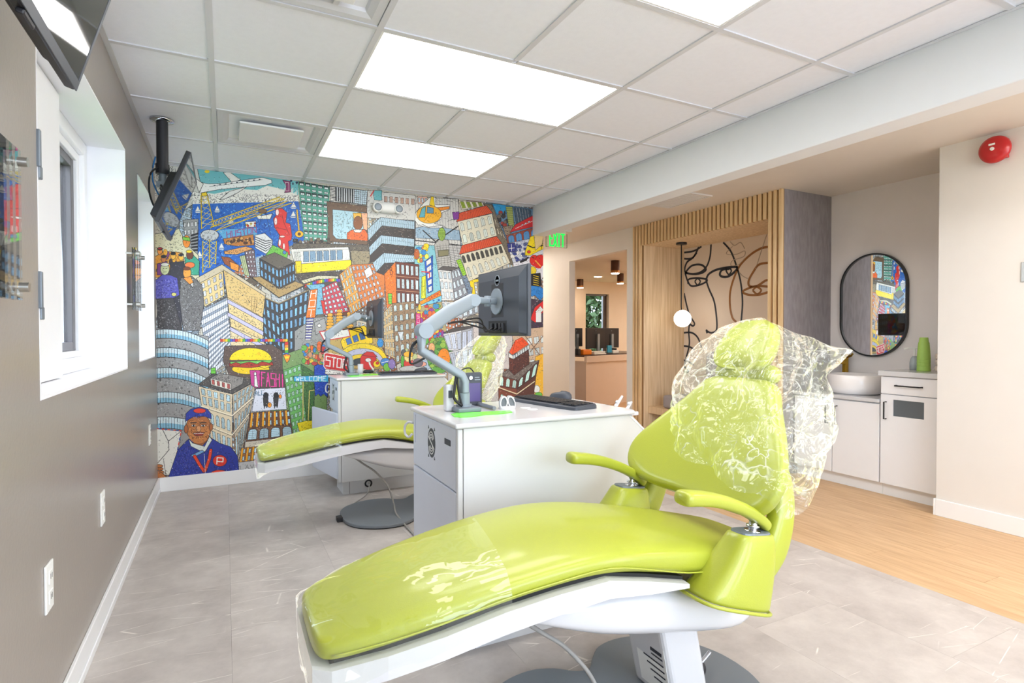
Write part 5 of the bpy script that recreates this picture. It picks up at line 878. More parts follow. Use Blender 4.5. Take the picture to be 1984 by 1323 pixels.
# ================================================================ left wall things
for k, (yc, zc, lb) in enumerate(((1.968, .455, 'white outlet plate on the taupe wall, nearest the viewer'), (2.737, .461, 'white outlet plate on the taupe wall, middle one'), (4.31, .50, 'white outlet plate on the taupe wall, close to the mural'))):
    t = thing('wall_outlet', lb, 'outlet', (XL, yc, zc - .06), 'outlets along the taupe wall')
    link('cover_plate', B().box(XL, XL + .006, yc - .036, yc + .036, zc - .066, zc + .066), 'plate_white', t, bevel=.002)
    for dz in (-.028, .028):
        s_ = link('socket', B().box(XL + .006, XL + .009, yc - .017, yc + .017, zc + dz - .018, zc + dz + .018), 'plate_white', t, bevel=.003)
        link('slot', B().box(XL + .009, XL + .0095, yc - .008, yc - .005, zc + dz - .005, zc + dz + .009).box(XL + .009, XL + .0095, yc + .005, yc + .008, zc + dz - .005, zc + dz + .009), 'slot_dark', s_)
def photo_mat(name, cols):
    m = mat(name, cols[0], .4, nscale=4); nt = m.node_tree
    v = nt.nodes.new('ShaderNodeTexVoronoi'); v.inputs['Scale'].default_value = 14; g = nt.nodes.new('ShaderNodeNewGeometry'); nt.links.new(g.outputs['Position'], v.inputs[0])
    r = nt.nodes.new('ShaderNodeValToRGB'); r.color_ramp.interpolation = 'CONSTANT'; sp = nt.nodes.new('ShaderNodeSeparateColor'); nt.links.new(v.outputs['Color'], sp.inputs[0]); nt.links.new(sp.outputs[0], r.inputs[0])
    while len(r.color_ramp.elements) < len(cols): r.color_ramp.elements.new(.5)
    for i, c in enumerate(cols): r.color_ramp.elements[i].position = i / len(cols); r.color_ramp.elements[i].color = lin(c)
    nt.links.new(r.outputs[0], nt.nodes['Principled BSDF'].inputs['Base Color']); return m
photo_mat('photo_a', [(226, 120, 140), (110, 130, 205), (236, 206, 212), (170, 120, 150), (206, 210, 228), (120, 110, 130), (220, 160, 150), (240, 236, 236)])
photo_mat('photo_b', [(150, 90, 60), (90, 80, 160), (196, 160, 110), (60, 50, 60), (206, 200, 190)])
for (a, b_, z0, z1, lb, pm) in ((1.26, 1.612, 1.232, 1.562, 'clear acrylic photo frame on standoffs at the left picture edge', 'photo_a'), (3.40, 3.63, 1.278, 1.592, 'clear acrylic photo frame between the two deep windows', 'photo_b')):
    t = thing('photo_frame', lb, 'picture frame', (XL, (a + b_) / 2, z0), 'acrylic photo frames on the taupe wall'); xf = XL + .035
    link('acrylic_front', B().box(xf + .004, xf + .009, a, b_, z0, z1), 'acrylic', t); link('acrylic_back', B().box(xf - .006, xf - .001, a, b_, z0, z1), 'acrylic', t)
    link('photograph', B().box(xf, xf + .003, a + .03, b_ - .04, z0 + .04, z1 - .05), pm, t)
    for y_ in (a + .02, b_ - .02):
        for z_ in (z0 + .028, z1 - .028): link('standoff', B().cyl((XL, y_, z_), (xf - .006, y_, z_), .006, 16).cyl((xf + .009, y_, z_), (xf + .026, y_, z_), .0105, 20), 'nickel', t, auto=1)
# televisions hung on ceiling poles
def television(y0, y1, xt, zt, xb, zb, label, pole=None):
    ym_ = (y0 + y1) / 2; up = Vector((xt - xb, 0, zt - zb)); H_ = up.length; up.normalize(); nrm = Vector((up.z, 0, -up.x)); O = Vector((xb, ym_, zb))
    Mx = Matrix(((nrm.x, 0, up.x, O.x), (nrm.y, 1, up.y, O.y), (nrm.z, 0, up.z, O.z), (0, 0, 0, 1))); w = (y1 - y0) / 2
    t = thing('television', label, 'television', (xb, ym_, zb), 'televisions hung on ceiling poles')
    link('housing', B().box(-.022, .0, -w, w, 0, H_, Mx), 'black_plastic', t, bevel=.004)
    rs = link('rear_shell', B().prism([(-w + .03, .02), (w - .03, .02), (w - .05, H_ * .72), (-w + .05, H_ * .72)], 0, 1, 'x'), 'black_plastic', t, bevel=.006)
    for v in rs.data.vertices:
        p = v.co + OFF[t.name]; h = p.x; q = Mx @ Vector((-.022 - .038 * h, p.y * (1 if h < .5 else .93), p.z if h < .5 else p.z * .93 + .01)); v.co = q - OFF[t.name]
    link('bezel', B().box(0, .003, -w, w, 0, .022, Mx).box(0, .003, -w, w, H_ - .012, H_, Mx).box(0, .003, -w, -w + .012, .022, H_ - .012, Mx).box(0, .003, w - .012, w, .022, H_ - .012, Mx), 'monitor_back', t, bevel=.001)
    link('screen_panel', B().box(.0, .002, -w + .012, w - .012, .022, H_ - .012, Mx), 'screen', t)
    link('vent_slots', B().box(-.0226, -.022, -w * .8, -w * .2, .03, .036, Mx).box(-.061, -.060, -w * .6, w * .6, .06, .066, Mx), 'slot_dark', t)
    link('sensor_bump', B().box(-.012, .002, -.03, .03, -.010, .0, Mx), 'black_plastic', t, bevel=.003)
    c = Mx @ Vector((-.06, 0, H_ * .45)); px_, py_ = pole or (-.313, ym_)
    m_ = thing('ceiling_mount', 'black ceiling pole mount with chrome flange holding the ' + ('far television' if y0 > 2 else 'near television'), 'tv mount', (px_, py_, 1.95), 'television ceiling mounts')
    link('flange', B().lathe([(.062, 0), (.060, -.006), (.035, -.012)], (px_, py_, 2.378), n=32), 'chrome', m_, smooth=True); link('pole', B().cyl((px_, py_, 2.366), (px_, py_, 2.085), .030, 28), 'black_plastic', m_, auto=1)
    link('collar', B().cyl((px_, py_, 2.125), (px_, py_, 2.07), .035, 28), 'black_plastic', m_, auto=1); link('swivel', B().cyl((px_, py_, 2.07), (px_, py_, 2.02), .020, 20).box(px_ - .03, px_ + .03, py_ - .02, py_ + .02, 1.995, 2.025), 'silver', m_, auto=1)
    Mz = Matrix.Translation(c) @ Matrix(((nrm.x, 0, up.x, 0), (0, 1, 0, 0), (nrm.z, 0, up.z, 0), (0, 0, 0, 1)))
    link('tilt_plate', B().box(-.012, 0, -.10, .10, -.075, -.060, Mz).box(-.012, 0, -.10, .10, .060, .075, Mz).box(-.012, 0, -.10, -.085, -.06, .06, Mz).box(-.012, 0, .085, .10, -.06, .06, Mz).box(-.012, 0, -.03, .03, -.06, .06, Mz), 'frame_black', m_)
    link('bracket_arm', B().tube([(px_, py_, 2.0), (px_ + .005, py_, 1.97), c + nrm * -.012], .016, 12).cyl((px_, py_ - .09, 1.985), (px_, py_ + .05, 1.985), .007, 10), 'frame_black', m_)
    link('cable', B().tube(smooth_path([(px_ - .02, py_ - .03, 2.10), (px_ - .055, py_ - .05, 2.05), (px_ - .06, py_ - .05, 1.95), (px_ - .03, py_ - .04, 1.86), c + Vector((-.01, 0, -.05))]), .005, 8), 'cord_black', m_, smooth=True)
    link('data_cable', B().tube(smooth_path([(px_ - .032, py_ - .02, 2.16), (px_ - .045, py_ - .04, 2.08), (px_ - .04, py_ - .05, 2.0), (px_ - .01, py_ - .03, 1.93)]), .004, 8), 'cord_blue', m_, smooth=True)
television(3.44, 4.12, -.155, 2.118, -.302, 1.735, 'black television tilted downwards in front of the mural', (-.313, 3.798))
television(.93, 1.60, -.178, 2.118, -.300, 1.710, 'black television tilted downwards at the top left corner', (-.30, 1.26))
# ================================================================ dental chairs
def ring_x(x, yc, hw, z0, z1, n=28, p=2.8, crown=0):
    zc, hh = (z0 + z1) / 2, (z1 - z0) / 2
    return [(x, yc + hw * a, zc + hh * b_) for a, b_ in sq_ring(n, p)]
CX = [.19, .30, .42, .56, .70, .84, .97, 1.10, 1.25, 1.40, 1.50]
CT = [.522, .556, .580, .603, .620, .628, .618, .598, .566, .532, .508]
CB = [.460, .478, .498, .525, .541, .548, .520, .486, .460, .440, .432]
CW = [.165, .195, .213, .226, .236, .243, .245, .242, .225, .195, .165]
def chair(dy, dz, label, bagl, wrapl, near):
    yc = 1.36 + dy; t = thing('dental_chair', label, 'dental chair', (1.24, yc, 0), 'lime dental chairs')
    # seat and leg cushion
    R = []
    for i, x in enumerate(CX):
        R.append(ring_x(x, yc, CW[i], CB[i] + dz, CT[i] + dz, 32, 3.2))
    def shrink(r, f, dx): cx_ = sum(p[0] for p in r) / len(r); c_ = (yc, sum(p[2] for p in r) / len(r)); return [(p[0] + dx, c_[0] + (p[1] - c_[0]) * f, c_[1] + (p[2] - c_[1]) * f) for p in r]
    R = [shrink(R[0], .55, -.030), shrink(R[0], .85, -.022)] + R + [shrink(R[-1], .85, .02), shrink(R[-1], .5, .03)]
    cu = link('seat_cushion', B().rings(R), 'lime', t, sub=2)
    for s_ in (-1, 1):
        P_ = [(x, yc + s_ * (CW[i] + .0012), CB[i] + dz + .030) for i, x in enumerate(CX)]
        link('seam_piping', B().tube(smooth_path(P_, 3), .0022, 6), 'lime', cu, smooth=True)
    # black underlay and white tray rail
    Rk, Rw = [], []; FB = [.05, .05, .05, .05, .048, .044, .032, .010]
    for i, x in enumerate(CX[:8]):
        Rk.append([(x, yc + a * (CW[i] - .022), z) for a, z in ((-1, CB[i] + dz - .006), (1, CB[i] + dz - .006), (1, CB[i] + dz + .012), (-1, CB[i] + dz + .012))])
        Rw.append([(x, yc + a * (CW[i] + .004), z) for a, z in ((-1, CB[i] + dz - FB[i]), (-.6, CB[i] + dz - FB[i] - .006), (.6, CB[i] + dz - FB[i] - .006), (1, CB[i] + dz - FB[i]), (1.0, CB[i] + dz + .001), (.93, CB[i] + dz + .003), (-.93, CB[i] + dz + .003), (-1.0, CB[i] + dz + .001))])
    tip = [(p[0] - .035, yc + (p[1] - yc) * .86, p[2] + .002) for p in Rw[0]]
    link('underlay', B().rings(Rk), 'gap_black', t); link('white_frame', B().rings([tip] + Rw), 'gloss_white', t)
    # body shell
    HX = ((.62, .15, .452, .462), (.72, .185, .415, .49), (.86, .20, .356, .50), (1.0, .205, .325, .49), (1.14, .205, .297, .455), (1.28, .20, .266, .425), (1.38, .19, .250, .395), (1.455, .165, .268, .375))
    Rh = [ring_x(x, yc, w, a + dz, b_ + dz, 28, 3.6) for x, w, a, b_ in HX]; Rh = [shrink(Rh[0], .3, -.02)] + Rh + [shrink(Rh[-1], .7, .02), shrink(Rh[-1], .25, .025)]
    link('body_shell', B().rings(Rh), 'gloss_white', t, sub=1)
    # pedestal, base plate
    link('pedestal', B().rings([[(1.195 + dx, yc - .095, z), (1.340 + dx, yc - .095, z), (1.340 + dx, yc + .095, z), (1.195 + dx, yc + .095, z)] for dx, z in ((.0, .02), (-.035, .18), (-.075, .36 + dz))]) , 'gloss_white', t, bevel=.02, seg=4)
    sk = link('spec_sticker', B().prism([(yc - .085, .05), (yc + .05, .05), (yc + .05, .21), (yc - .085, .21)], 0, .001, 'x'), 'paper', t)
    for v in sk.data.vertices: w_ = v.co + OFF[t.name]; v.co.x = (1.195 - (w_.z - .02) * .2 - .0015 + (0 if w_.x < .0005 else -.001)) - OFF[t.name].x
    tl = B()
    for k in range(7):
        z = .195 - k * .02; x = 1.195 - (z - .02) * .2 - .0035; tl.box(x - .0005, x, yc - .075, yc - .075 + (.05 if k < 2 else .03 + (k * 13 % 7) * .012), z - (.010 if k == 0 else .004), z)
    link('sticker_print', tl, 'ink_line', t)
    def lobe(): 
        o = []; 
        for x, h in ((.63, .0), (.645, .12), (.70, .21), (.80, .27), (.90, .285), (.98, .26), (1.04, .212), (1.09, .205), (1.135, .25), (1.20, .30), (1.30, .31), (1.42, .27), (1.50, .19), (1.55, .08), (1.56, .0)): o.append((x, h))
        q = smooth_path([(a, b_, 0) for a, b_ in o], 4); up_ = [(p.x, yc + p.y) for p in q]; dn = [(p.x, yc - p.y) for p in q[1:-1]][::-1]; return up_ + dn
    lp = lobe(); link('base_plate', B().prism([(x, y) for x, y in lp], .006, .024), 'grey_plate', t, bevel=.004, seg=3); link('base_rim', B().prism([(1.1 + (x - 1.1) * .985, yc + (y - yc) * .97) for x, y in lp], 0, .008), 'gap_black', t)
    kn = link('foot_switch', B().sph((1.375, yc + .0, .055), .030, 18, 12, (1, 1, 1.05)), 'black_plastic', t, smooth=True); link('chrome_peg', B().cyl((1.385, yc - .01, .075), (1.415, yc - .02, .108), .007, 12), 'chrome', kn)
    link('floor_foot', B().box(.60, .635, yc - .03, yc + .02, 0, .03), 'black_plastic', t, bevel=.004)
    link('power_cable', B().tube(smooth_path([(.66, yc - .04, .44 + dz), (.705, yc - .05, .39), (.76, yc - .05, .345), (.83, yc - .06, .29), (.90, yc - .08, .20), (.93, yc - .10, .10), (.94, yc - .12, .034), (.95, yc - .3, .012), (.95, yc - .5, .008)]), .006, 8), 'cord_grey', t, smooth=True)
    # arms: upholstered covers, chrome pivots, padded rests
    for s_ in (-1, 1):
        ya = yc + s_ * .265
        def rg(x0, x1, hy, z0, z1, sh=0): return [(x0 + (x1 - x0) * (a + 1) / 2, ya + s_ * sh + hy * b_, z0 + (z1 - z0) * (a + 1) / 2 + dz) for a, b_ in sq_ring(24, 3.6)]
        cv = link('arm_cover', B().rings([rg(1.10, 1.350, .070, .456, .372, -.012), rg(1.105, 1.352, .072, .466, .382, -.012), rg(1.14, 1.364, .068, .495, .43, -.010), rg(1.20, 1.378, .056, .55, .51, -.004), rg(1.240, 1.378, .044, .600, .582), rg(1.246, 1.372, .038, .608, .592), rg(1.275, 1.352, .02, .606, .592)]), 'lime', t, sub=1)
        link('hem_piping', B().tube([Vector(p) for p in rg(1.098, 1.353, .074, .458, .374, -.012)] + [Vector(rg(1.098, 1.353, .074, .458, .374, -.012)[0])], .005, 8), 'lime', cv, smooth=True)
        link('pivot_cap', B().rings([rg(1.252, 1.366, .034, .606, .591), rg(1.254, 1.364, .032, .611, .596)]), 'silver_dark', cv)
        pv = link('arm_pivot', B().cyl((1.315, ya, .592 + dz), (1.322, ya, .632 + dz), .012, 18).cyl((1.315, ya, .596 + dz), (1.316, ya, .603 + dz), .022, 20).cyl((1.318, ya, .612 + dz), (1.319, ya, .618 + dz), .018, 20), 'chrome', t, smooth=True)
        P_ = smooth_path([(1.375, ya, .600), (1.345, ya, .628), (1.29, ya, .662), (1.22, ya, .692), (1.15, ya, .713), (1.09, ya, .724), (1.045, ya, .730)], 3); R_ = []
        for i, p in enumerate(P_):
            f = i / (len(P_) - 1); tt = (P_[min(i + 1, len(P_) - 1)] - P_[max(i - 1, 0)]).normalized(); b2 = Vector((0, 1, 0)); a2 = b2.cross(tt).normalized(); hw = .020 + .012 * f; hh = .016 + .005 * f
            if i in (0, len(P_) - 1): hw *= .7; hh *= .7
            R_.append([p + Vector((0, 0, dz)) + b2 * hw * a_ + a2 * hh * c_ for a_, c_ in sq_ring(16, 3)])
        link('armrest', B().rings(R_), 'lime', t, sub=1)
        br = smooth_path([(1.31, yc + s_ * .255, .45), (1.385, yc + s_ * .262, .51), (1.43, yc + s_ * .262, .59), (1.46, yc + s_ * .25, .68), (1.48, yc + s_ * .22, .76)], 3); w_ = [.05, .05, .045, .04, .03]
        link('back_bracket', B().rings([[p + Vector((0, a_ * .028, dz)) + Vector((.9, 0, -.35)) * c_ * (.062 - .032 * i / (len(br) - 1)) for a_, c_ in sq_ring(16, 3)] for i, p in enumerate(br)]), 'lime', t, sub=1)
    # backrest
    prof = [(.615, .10), (.622, .215), (.645, .29), (.70, .325), (.755, .325), (.81, .285), (.87, .235), (.93, .18), (.985, .148), (1.0, .11)]
    Rb = []
    for j, (z, hw) in enumerate(prof):
        th = .040 if 0 < j < len(prof) - 1 else .018
        bow = lambda a_: .07 * abs(a_) ** 2 * (hw / .325) ** 2      # wings wrap slightly forward
        Rb.append([(1.0 + .6 * z + th * c_ - bow(a_), yc + hw * a_ , z - .5 * th * c_ + dz) for a_, c_ in sq_ring(32, 3.2)])
    bk = link('backrest', B().rings(Rb), 'lime', t, sub=2)
    link('backrest_seam', B().tube(smooth_path([(1.0 + .6 * z - .028, yc - hw * .88, z + dz + .012) for z, hw in prof[2:-1]], 3), .0022, 6), 'lime_seam', bk, smooth=True)
    hs = link('headrest_post', B().box(1.625, 1.64, yc - .03, yc + .03, .95 + dz, 1.08 + dz), 'chrome', t, bevel=.004)
    Rt = []
    for z, hw, th, dx in ((1.030, .05, .02, .004), (1.038, .105, .038, 0), (1.075, .128, .046, 0), (1.12, .125, .046, .006), (1.16, .108, .042, .012), (1.19, .075, .032, .016), (1.198, .04, .015, .018)):
        Rt.append([(1.0 + .55 * z + th * c_ - .05 * abs(a_) ** 2 + dx + .030, yc + hw * .9 * a_, z - .4 * th * c_ + dz) for a_, c_ in sq_ring(24, 2.6)])
    link('headrest', B().rings(Rt), 'lime', t, sub=2)
    link('neck_roll', B().rings([[(1.545 + .042 * math.cos(q), yc + y_, 1.018 + dz + (.036 * f) * math.sin(q)) if False else (1.604 + .042 * f * math.cos(q), yc + y_ * .9, 1.018 + dz + .036 * f * math.sin(q)) for q in [2 * math.pi * k / 16 for k in range(16)]] for y_, f in ((-.135, .3), (-.128, .8), (-.10, 1), (0, 1.05), (.10, 1), (.128, .8), (.135, .3))]), 'lime', t, sub=1)
    # plastic film over the foot end
    nx = 46; nr = 72; bb = B(); R = []
    xs_ = [.155 + (.62 - .155) * i / (nx - 1) for i in range(nx)]
    for i, x in enumerate(xs_):
        w_ = float(np.interp(x, [.15, .17] + CX, [.13, .15] + CW)); zt_ = float(np.interp(x, [.15, .17] + CX, [.50, .515] + CT)); zb_ = float(np.interp(x, [.15, .17] + CX, [.45, .452] + CB)) - .062
        cut = 0
        r = []
        for k, (a_, c_) in enumerate(sq_ring(nr, 3.2)):
            p = Vector((x + .0 * a_, yc + (w_ + .006) * a_, (zt_ + zb_) / 2 + (zt_ - zb_ + .006) / 2 * c_ + dz))
            p.x += .05 * a_ * (1 if near else .6) * (i / nx)
            q = noise.noise(Vector((p.x * 9, p.y * 14, p.z * 22))) ; e = 1 - abs(noise.noise(Vector((p.x * 16 + 5, p.y * 10, p.z * 26)))) * 2
            amp = .006 + .018 * max(0, 1 - i / 12) + (.007 if c_ < 0 else 0)
            nrm = Vector((0, a_, c_)).normalized(); p += nrm * (abs(q) * amp * 1.6 + max(0, e) ** 6 * .004 * (1 if c_ < .2 else .5)); r.append(p)
        R.append(r)
    c0 = sum((p for p in R[0]), Vector()) / nr
    R = [[c0 + (p - c0) * f + Vector((-.012 * (1 - f), 0, 0)) for p in R[0]] for f in (.02, .5, .85)] + R
    b_ = B().rings(R, cap=False)
    tag(link('leg_sleeve', b_, 'wrap_film', smooth=True), wrapl, 'plastic sleeve', 'clear plastic sleeves on the chair foot ends')
    # plastic bag over headrest and upper back
    nu, nv = 220, 130; R = []
    T_ = [0, .03, .08, .16, .28, .42, .56, .72, .86, 1.0]; WY = [.01, .07, .145, .215, .262, .292, .305, .298, .275, .25]; WX = [.01, .045, .075, .10, .115, .120, .118, .110, .10, .092]
    for j in range(nv):
        tq = j / (nv - 1); r = []
        for i in range(nu):
            th = 2 * math.pi * i / nu; cy_, cx_ = math.cos(th), math.sin(th)   # cy_>0 : far side (+y)
            zbot = .745 + .11 * max(cy_, 0) - .065 * max(-cy_, 0) - .03 * max(-cx_, 0) * (1 - abs(cy_)) + .02 * math.sin(3 * th + 1) + .012 * math.sin(7 * th)
            ztop = 1.212; z = ztop - (ztop - zbot) * tq ** (.85)
            wy = float(np.interp(tq, T_, WY)); wx = float(np.interp(tq, T_, WX)); f = math.copysign(abs(cx_) ** .8, cx_); g = math.copysign(abs(cy_) ** .85, cy_)
            y = yc + .005 - .055 * tq + wy * g; x = 1.0 + .6 * z - .02 - .030 * (1 - tq) + wx * f; y -= max(-cy_, 0) * .05 * min(1, max(0, tq - .3) * 3)
            spike = max(0, 1 - abs(tq - .17) / .13) ** 1.3 * max(0, -cy_) ** 16; y -= spike * .115; z += spike * .015
            spike2 = max(0, 1 - ((tq - .24) / .16) ** 2) * max(0, cy_) ** 10; y += spike2 * .03
            P_ = Vector((x, y, z)); sd = Vector((3 + dy, 1, 2)); n1 = noise.noise(P_ * 4 + sd)
            def crease(p, k): q = noise.voronoi(p * k)[0]; return q[1] - q[0]      # 0 on the creases
            wv_ = P_ + Vector((noise.noise(P_ * 6), noise.noise(P_ * 6 + sd), 0)) * .05
            c1 = min(crease(Vector((wv_.x, wv_.y, wv_.z * .55)) + sd, 4.5), .4); c2 = min(crease(Vector((wv_.x * 1.5, wv_.y * 1.5, wv_.z * .6)) + sd, 11), .3); pl = abs(((th * 11 / math.pi + 2.2 * noise.noise(P_ * 3.5)) % 2) - 1)
            rad = Vector((f, g, 0)); P_ += rad * (n1 * .035 + c1 * .07 - .015 + c2 * .014 + (pl - .5) * .020 * min(1, tq * 3)) * min(1, tq * 4)
            P_.z += .012 * noise.noise(P_ * 12); r.append(P_ + Vector((0, 0, dz)))
        R.append(r)
    tag(link('headrest_bag', B().rings(R, cap=False), 'bag_film', smooth=True), bagl, 'plastic bag', 'clear plastic bags over the headrests')
    return t
chair(0, 0, 'lime green dental chair in front, nearest the viewer', 'crumpled clear plastic bag over the headrest of the front chair', 'glossy clear plastic sleeve around the foot end of the front chair', True)
chair(2.20, -.028, 'lime green dental chair behind the front workstation', 'clear plastic bag over the rear chair headrest, beneath the large monitor', 'clear plastic sleeve around the foot end of the rear chair', False)
# ================================================================ workstations
def desk(x0, y0, w, d, d2, label, first):
    t = thing('workstation', label, 'desk', (x0 + w / 2, y0 + d / 2, 0), 'white treatment workstations'); Z = .84
    link('worktop', B().prism([(x0 - .012, y0 - .012), (x0 + w, y0 - .012), (x0 + w + .02, y0 + .03), (x0 + w, y0 + d), (x0 - .012, y0 + d)], Z - .018, Z), 'gloss_white', t, bevel=.007, seg=4)
    xr = x0 + w - .01
    link('front_panel', B().prism([(x0 + .022, .10), (xr + .09, .10), (xr + .09, Z - .10), (xr, Z - .019), (x0 + .022, Z - .019)], y0, y0 + .018, 'y'), 'cab_white', t, bevel=.002)
    link('edge_strip', B().tube([(xr - .008, y0 + .004, Z - .02), (xr + .085, y0 + .004, Z - .105), (xr + .085, y0 + .004, .12)], .007, 8), 'trim_white', t, smooth=True)
    link('side_gable', B().box(xr + .06, xr + .085, y0 + .018, y0 + d - .02, .10, Z - .13), 'cab_white', t)
    link('corner_post', B().box(x0, x0 + .02, y0, y0 + .018, .10, Z - .02), 'cab_white', t, bevel=.004)
    link('carcass', B().box(x0 + .02, x0 + .55, y0 + .018, y0 + d - .006, .10, Z - .019), 'cab_cool', t)
    link('toe_kick', B().box(x0 + .04, xr + .05, y0 + .05, y0 + d - .06, 0, .10), 'cab_white', t); link('kick_seam', B().box(x0 + .085, x0 + .087, y0 + .0492, y0 + .05, 0, .10), 'slot_dark', t)
    dr = link('drawer', B().box(x0, x0 + .02, y0 + .019, y0 + d - .008, Z - .245, Z - .022), 'cab_cool', t, bevel=.004, seg=3)
    dw = d - .03
    yb_ = y0 + .02
    link('drawer_pull', B().box(x0 - .003, x0, y0 + d - .04, y0 + d - .032, Z - .15, Z - .03), 'cab_cool', dr, bevel=.001)
    link('name_plate', B().box(x0 - .002, x0, yb_ + dw * .10, yb_ + dw * .22, Z - .092, Z - .070), 'monitor_back', dr, bevel=.001)
    em = B(); cy_, cz_ = yb_ + dw * .52, Z - .115
    el = lambda r1, r2, n=28, a0=0, a1=360: [(cy_ + r1 * math.cos(math.radians(a0 + (a1 - a0) * i / n)), cz_ + r2 * math.sin(math.radians(a0 + (a1 - a0) * i / n))) for i in range(n + 1)]
    def rb(pts, w_): 
        L_ = [Vector((x0 - .0008, a, b_)) for a, b_ in pts]; em.tube(L_, None, 4, sq=(.0006, w_))
    em.prism(el(.044, .058)[:-1], x0 - .0010, x0, 'x')
    link('printed_emblem', em, 'monitor_back', dr); em = B()
    for sgn in (-1, 1):
        for r in (.36, .58, .82): 
            rb([(cy_ + .038 * r * math.cos(a), cz_ + sgn * (.006 + .046 * r * math.sin(a))) for a in [math.radians(20 + 14 * k) for k in range(11)]], .0022)
    rb([(cy_ - .034, cz_ - .02), (cy_ + .034, cz_ + .02)], .003)
    for v in range(len(em.v)): em.v[v] = (em.v[v][0] - .0008, em.v[v][1], em.v[v][2])
    link('emblem_lines', em, 'plate_white', dr); em = B()
    for a in (50, 130, 230, 310): p = (cy_ + .050 * math.cos(math.radians(a)) * 1.1, cz_ + .074 * math.sin(math.radians(a))); em.prism([(p[0] - .006, p[1] - .004), (p[0] + .006, p[1] - .006), (p[0] + .002, p[1] + .008)], x0 - .001, x0, 'x')
    link('emblem_dots', em, 'monitor_back', dr)
    if first: link('door', B().box(x0, x0 + .02, y0 + .019, y0 + d - .008, .10, Z - .250), 'cab_cool', t, bevel=.004, seg=3)
    else:
        hx, hy = x0, y0 + .012; tx_, ty_ = onZ(607, 903, .125).x, onZ(607, 903, .125).y; v_ = Vector((tx_ - hx, ty_ - hy, 0)).normalized(); n_ = Vector((v_.y, -v_.x, 0)); Ln = min(.50, (Vector((tx_, ty_, 0)) - Vector((hx, hy, 0))).length)
        Mx = Matrix(((v_.x, n_.x, 0, hx), (v_.y, n_.y, 0, hy), (0, 0, 1, 0), (0, 0, 0, 1)))
        link('door', B().box(0, Ln, -.010, .010, .125, Z - .250, Mx), 'cab_cool', t, bevel=.004, seg=3)['label'] = 'white door left ajar'
        link('grommet', B().lathe([(.028, .004), (.028, -.004), (.018, -.004), (.016, .003)], (x0 + .22, y0 + .05, .06), 'y', 24), 'black_plastic', t)
        p0 = onY(698, 940, y0 + .045)
        tag(link('power_cord', B().tube(smooth_path([(x0 + .22, y0 + .046, .062), (x0 + .21, y0 - .02, .06), (x0 + .17, y0 - .10, .02), (x0 + .06, y0 - .22, .006), (x0 - .03, y0 - .36, .006), (x0 + .01, y0 - .44, .006)]), .004, 8), 'cord_grey', smooth=True), 'thin grey power cord from the rear desk base to the floor', 'cord')
    hk = B(); hc = Vector((x0 + .01, y0 + d + .02, Z - .115)); hk.tube([hc + Vector((-.0, .035 * math.cos(a) - .0, .022 * math.sin(a))) for a in [math.radians(-10 + 22 * k) for k in range(-1, 0)]] or [hc, hc], .004) if False else None
    link('side_hook', B().tube(smooth_path([(x0 - .0, y0 + d - .006, Z - .07), (x0 - .012, y0 + d + .03, Z - .072), (x0 - .02, y0 + d + .052, Z - .095), (x0 - .02, y0 + d + .045, Z - .125), (x0 - .012, y0 + d + .02, Z - .135), (x0 - .004, y0 + d + .0, Z - .12)]), .0055, 8), 'gloss_white', t, smooth=True)
    return t
D1 = desk(.722, 1.835, .775, .53, 0, 'white workstation with worktop and printed drawer behind the front chair', True)
D2 = desk(.704, 4.075, .80, .36, 0, 'white workstation with an open door by the mural wall', False)
